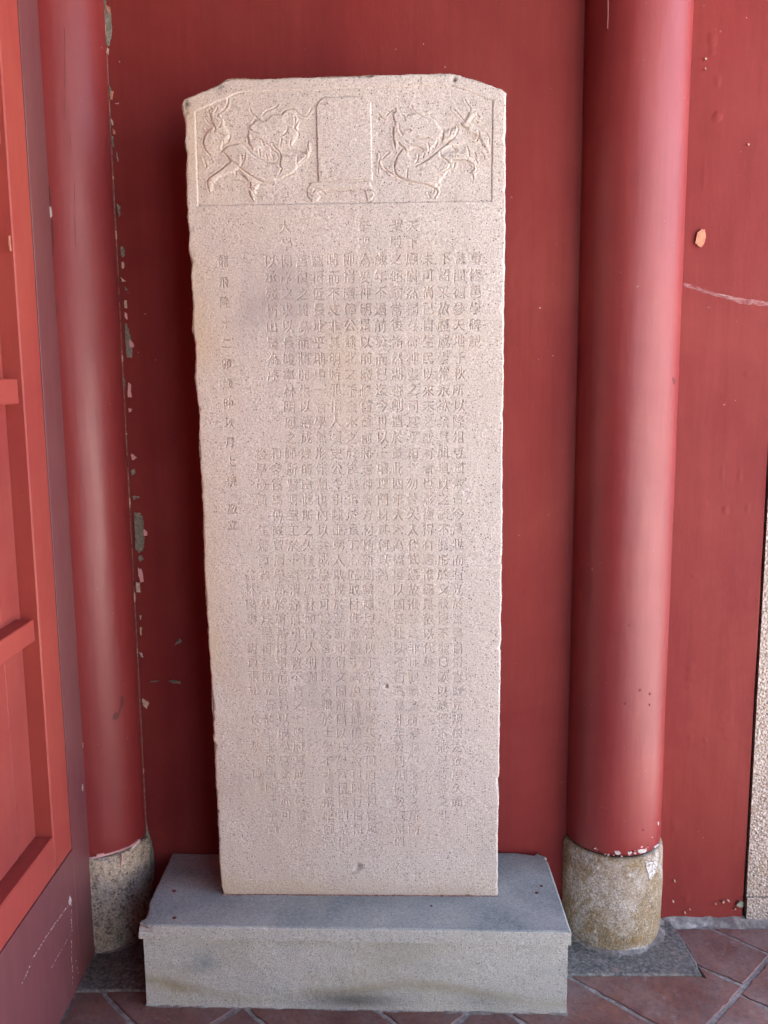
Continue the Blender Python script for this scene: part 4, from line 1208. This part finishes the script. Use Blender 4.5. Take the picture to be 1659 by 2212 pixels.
# worn arrises
xl = XG - XG[:, :1]; xr = XG[:, -1:] - XG; zt_ = ZG[-1:, :] - ZG; zb = ZG - Z0
De = np.minimum(np.minimum(xl, xr), np.minimum(zt_, zb + 0.004))
rad = 0.005 + 0.003 * fbm(XG * 25, ZG * 25, 300, 3) + 0.004 * np.clip(fbm(XG * 40, ZG * 40, 310, 2) - 0.3, 0, 1) * 4
Hh -= np.where(De < rad, rad - np.sqrt(np.clip(rad ** 2 - (rad - De) ** 2, 0, None)), 0) * 0.9

Yb = (SL_C - SL_N[0] * XG - SL_N[2] * ZG)
YG = Yb - Hh
PT = np.stack([XG, YG, ZG], -1).reshape(-1, 3)
# wear attribute: R = dark lichen and dark holes, G = ochre soiling and tint, B = grey damp and tint
wear_shade = np.zeros((NZ + 1, NX + 1, 4), np.float32); wear_shade[..., 3] = 1


def blob(u, v, rx, rz):
    c = on_s(u * K, v * K); return np.exp(-(((XG - c[0]) / rx) ** 2 + ((ZG - c[2]) / rz) ** 2))


n_ = fbm(XG * 30, ZG * 30, 400, 4)
dark_spots = blob(880, 350, .012, .012) * 1.0 + blob(747, 420, .012, .018) * 0.9 + blob(737, 590, .004, .016) * 0.9 + blob(765, 1045, .012, .016) * 0.5 + blob(1817, 318, .0055, .006) * 1.2 \
    + blob(1437, 3467, .010, .008) * 0.9 + blob(1415, 3490, .008, .006) * 0.7 + blob(1545, 2745, .003, .004) * 1.3 + blob(745, 750, .004, .03) * .5  # dark tint also fills the chips and holes
wear_shade[..., 0] = np.clip(dark_spots * (0.75 + 1.1 * n_), 0, 0.95)
och = 0.22 * np.clip(1 - (XG + 0.36) / 0.5, 0, 1) * (0.8 + 0.5 * fbm(XG * 7, ZG * 5, 450, 3)) + 0.55 * np.exp(-xl / 0.035) * (0.5 + fbm(XG * 12, ZG * 8, 410, 3)) + 0.75 * np.exp(-((ZG - Z0) / 0.045) ** 2) * (0.65 + 0.6 * fbm(XG * 9, ZG * 12, 420, 3)) \
    + 0.30 * np.clip(fbm(XG * 6, ZG * 5, 430, 4) - 0.05, 0, 1) + 0.35 * blob(1380, 1450, .07, .16) + 0.25 * groove + 0.06 * inscr  # ochre also rises leftwards and tints grooves and characters
wear_shade[..., 1] = np.clip(och, 0, 0.75)
wear_shade[..., 2] = np.clip(0.55 * blob(1100, 1150, .14, .13) * np.clip(0.5 + 1.3 * fbm(XG * 13, ZG * 11, 460, 4), 0, 1) + 0.5 * blob(1140, 1080, .045, .06) * (0.8 + n_) + 0.5 * blob(1020, 1230, .03, .04) + 0.45 * blob(1150, 1180, .03, .07) + 0.35 * blob(1300, 2750, .15, .22) * (0.6 + n_) + 0.35 * np.clip(fbm(XG * 8, ZG * 6, 440, 3) - .1, 0, 1)
                       + 0.08 * inscr * (ZG < 1.2), 0, 0.7)  # lower characters tinted grey as well

stele = empty("stone_stele", (0, 0.05, Z0))
tag(stele, "tall pink granite stele with carved beasts at the top and rows of engraved characters", "stele")

ii = np.arange(NZ)[:, None] * (NX + 1) + np.arange(NX)[None, :]
quads = np.stack([ii, ii + 1, ii + NX + 2, ii + NX + 1], -1).reshape(-1, 4)
cen = PT[quads].mean(1)
in_pan = inside(cen[:, 0], cen[:, 2], pan)
in_tab = inside(cen[:, 0], cen[:, 2], tabp) | inside(cen[:, 0], cen[:, 2], fp)
region = np.zeros(len(quads), int)                         # 0 inscription face, 1 relief ground
region[in_pan] = 1
region[in_pan & in_tab] = 2
bx_l = src([(-60, 120)], 800, 350, 3.687)[0][0]; tlx = min(p[0] for p in tabp) - 0.012; trx = max(p[0] for p in tabp) + 0.006
rz_ = (raise_[:-1, :-1] > 0.02).ravel()
region[(region == 1) & rz_ & (cen[:, 0] < tlx + 0.02)] = 3
region[(region == 1) & rz_ & (cen[:, 0] > trx - 0.02)] = 4


def fast_mesh(name, pts, q, mat, parent, wearcol=None):
    used, inv = np.unique(q, return_inverse=True)
    p = pts[used]; q = inv.reshape(-1, 4)
    me = bpy.data.meshes.new(name)
    me.vertices.add(len(p)); me.vertices.foreach_set('co', p.astype(np.float32).ravel())
    me.loops.add(q.size); me.loops.foreach_set('vertex_index', q.astype(np.int32).ravel())
    me.polygons.add(len(q)); me.polygons.foreach_set('loop_start', np.arange(0, q.size, 4, dtype=np.int32))
    me.update(calc_edges=True)
    me.materials.append(mat)
    if wearcol is not None:
        a = me.attributes.new("wear_shade", 'FLOAT_COLOR', 'POINT'); a.data.foreach_set('color', wearcol[used].astype(np.float32).ravel())
    me.polygons.foreach_set('use_smooth', np.zeros(len(q), dtype=bool))
    o = bpy.data.objects.new(name, me); COL.objects.link(o)
    o.parent = parent
    o.matrix_parent_inverse = parent.matrix_world.inverted()
    return o


WC = wear_shade.reshape(-1, 4)
fast_mesh("inscribed_face", PT, quads[region == 0], M_granite, stele, WC)
rp = fast_mesh("relief_panel", PT, quads[region == 1], M_granite, stele, WC)
for nm, k, lb in (("beast_carving", 3, "prancing beast carved left of the blank tablet"), ("beast_carving", 4, "prancing beast carved right of the blank tablet")):
    o = fast_mesh(nm, PT, quads[region == k], M_granite, rp, WC); o['label'] = lb
fast_mesh("blank_tablet", PT, quads[region == 2], M_granite, rp, WC)
# thin line of grit and old mortar where the slab stands on the plinth
xa, xb = PT[0, 0] - 0.0015, PT[NX, 0] + 0.0015
V = []
for k in range(161):
    x = xa + (xb - xa) * k / 160; y = SL_C - SL_N[0] * x - SL_N[2] * Z0
    j = 0.0012 * float(fbm(np.array(x * 90), np.array(1.0), 600, 3))
    V += [(x, y + 0.01, Z0 + 0.0022), (x, y - 0.0012 - abs(j), Z0 + 0.0016 + j), (x, y - 0.0035 - 2 * abs(j), Z0 - 0.002)]
mesh_obj("grit_line", V, [(k * 3 + r, k * 3 + r + 3, k * 3 + r + 4, k * 3 + r + 1) for k in range(160) for r in (0, 1)], M_seam, stele)
# sides and back of the slab
loop = [k for k in range(NX + 1)] + [r * (NX + 1) + NX for r in range(1, NZ + 1)] + [NZ * (NX + 1) + c for c in range(NX - 1, -1, -1)] + [r * (NX + 1) for r in range(NZ - 1, 0, -1)]
loop = np.array(loop)
B0 = PT[loop]
n = len(loop); sarr = np.arange(n) * 0.0014
cxs, czs = 0.0, 1.2
nrm = np.zeros((n, 2)); nrm[:NX + 1] = (0, -1); nrm[NX + 1:NX + 1 + NZ] = (1, 0); nrm[NX + 1 + NZ:2 * NX + 1 + NZ] = (0, 1); nrm[2 * NX + 1 + NZ:] = (-1, 0)
rings = [B0]
Yf0 = SL_C - SL_N[0] * B0[:, 0] - SL_N[2] * B0[:, 2]
YBK = Yf0 + 0.115
for d in (0.03, 0.15, 0.35, 0.6, 0.85, 1.0):
    off = 0.0025 * fbm(sarr * 35, sarr * 0 + d * 9, 500, 3) - (0.003 if d > 0.95 else 0)
    off = np.where(nrm[:, 1] < 0, 0, off)
    R_ = np.stack([B0[:, 0] + nrm[:, 0] * off, Yf0 + (YBK - Yf0) * d, B0[:, 2] + nrm[:, 1] * off], -1)
    rings.append(R_)
V = np.concatenate(rings); q = []
for r in range(len(rings) - 1):
    a = np.arange(n) + r * n; b = (np.arange(n) + 1) % n + r * n
    q.append(np.stack([a, a + n, b + n, b], -1))
q = np.concatenate(q)
wc = np.tile(WC[loop], (len(rings), 1))
wc[:, 1] = np.clip(wc[:, 1] + 0.35, 0, 0.8)
sb = fast_mesh("slab_body", V, q, M_granite, stele, wc)
bv = [tuple(p) for p in rings[-1][::20]]
mesh_obj("back_face", bv, [tuple(range(len(bv)))], M_granite, stele)

# chalky streak on the right wall: thin smear of lime
pts_t = [(1020, 60), (1100, 78), (1200, 120), (1330, 150), (1450, 175), (1600, 195), (1659, 205), (1700, 212)]
pts_b = [(1700, 245), (1659, 240), (1550, 232), (1450, 218), (1330, 180), (1215, 150), (1110, 112), (1020, 92)]
m = Mat("lime_smear", 0.85, 0.2)
tr = m.n("ShaderNodeBsdfTransparent"); mx = m.n("ShaderNodeMixShader")
m.color((0.56, 0.36, 0.36))
m.l(m.ramp(m.noise(55, 5, 0.7, m.mapv((0.6, 1, 1.6))), [(0.38, 0), (0.70, 0.5)]), mx.inputs[0]); m.l(tr.outputs[0], mx.inputs[1]); m.l(m.b.outputs[0], mx.inputs[2]); m.l(mx.outputs[0], m.o.inputs[0])
P = [on_y(u, v, YR - 0.001) for u, v in z3(pts_t + pts_b, 2200, 1100, 1.9025)]
mesh_obj("lime_smear", [tuple(p) for p in P], [tuple(range(len(P)))[::-1]], m.m, wall2)
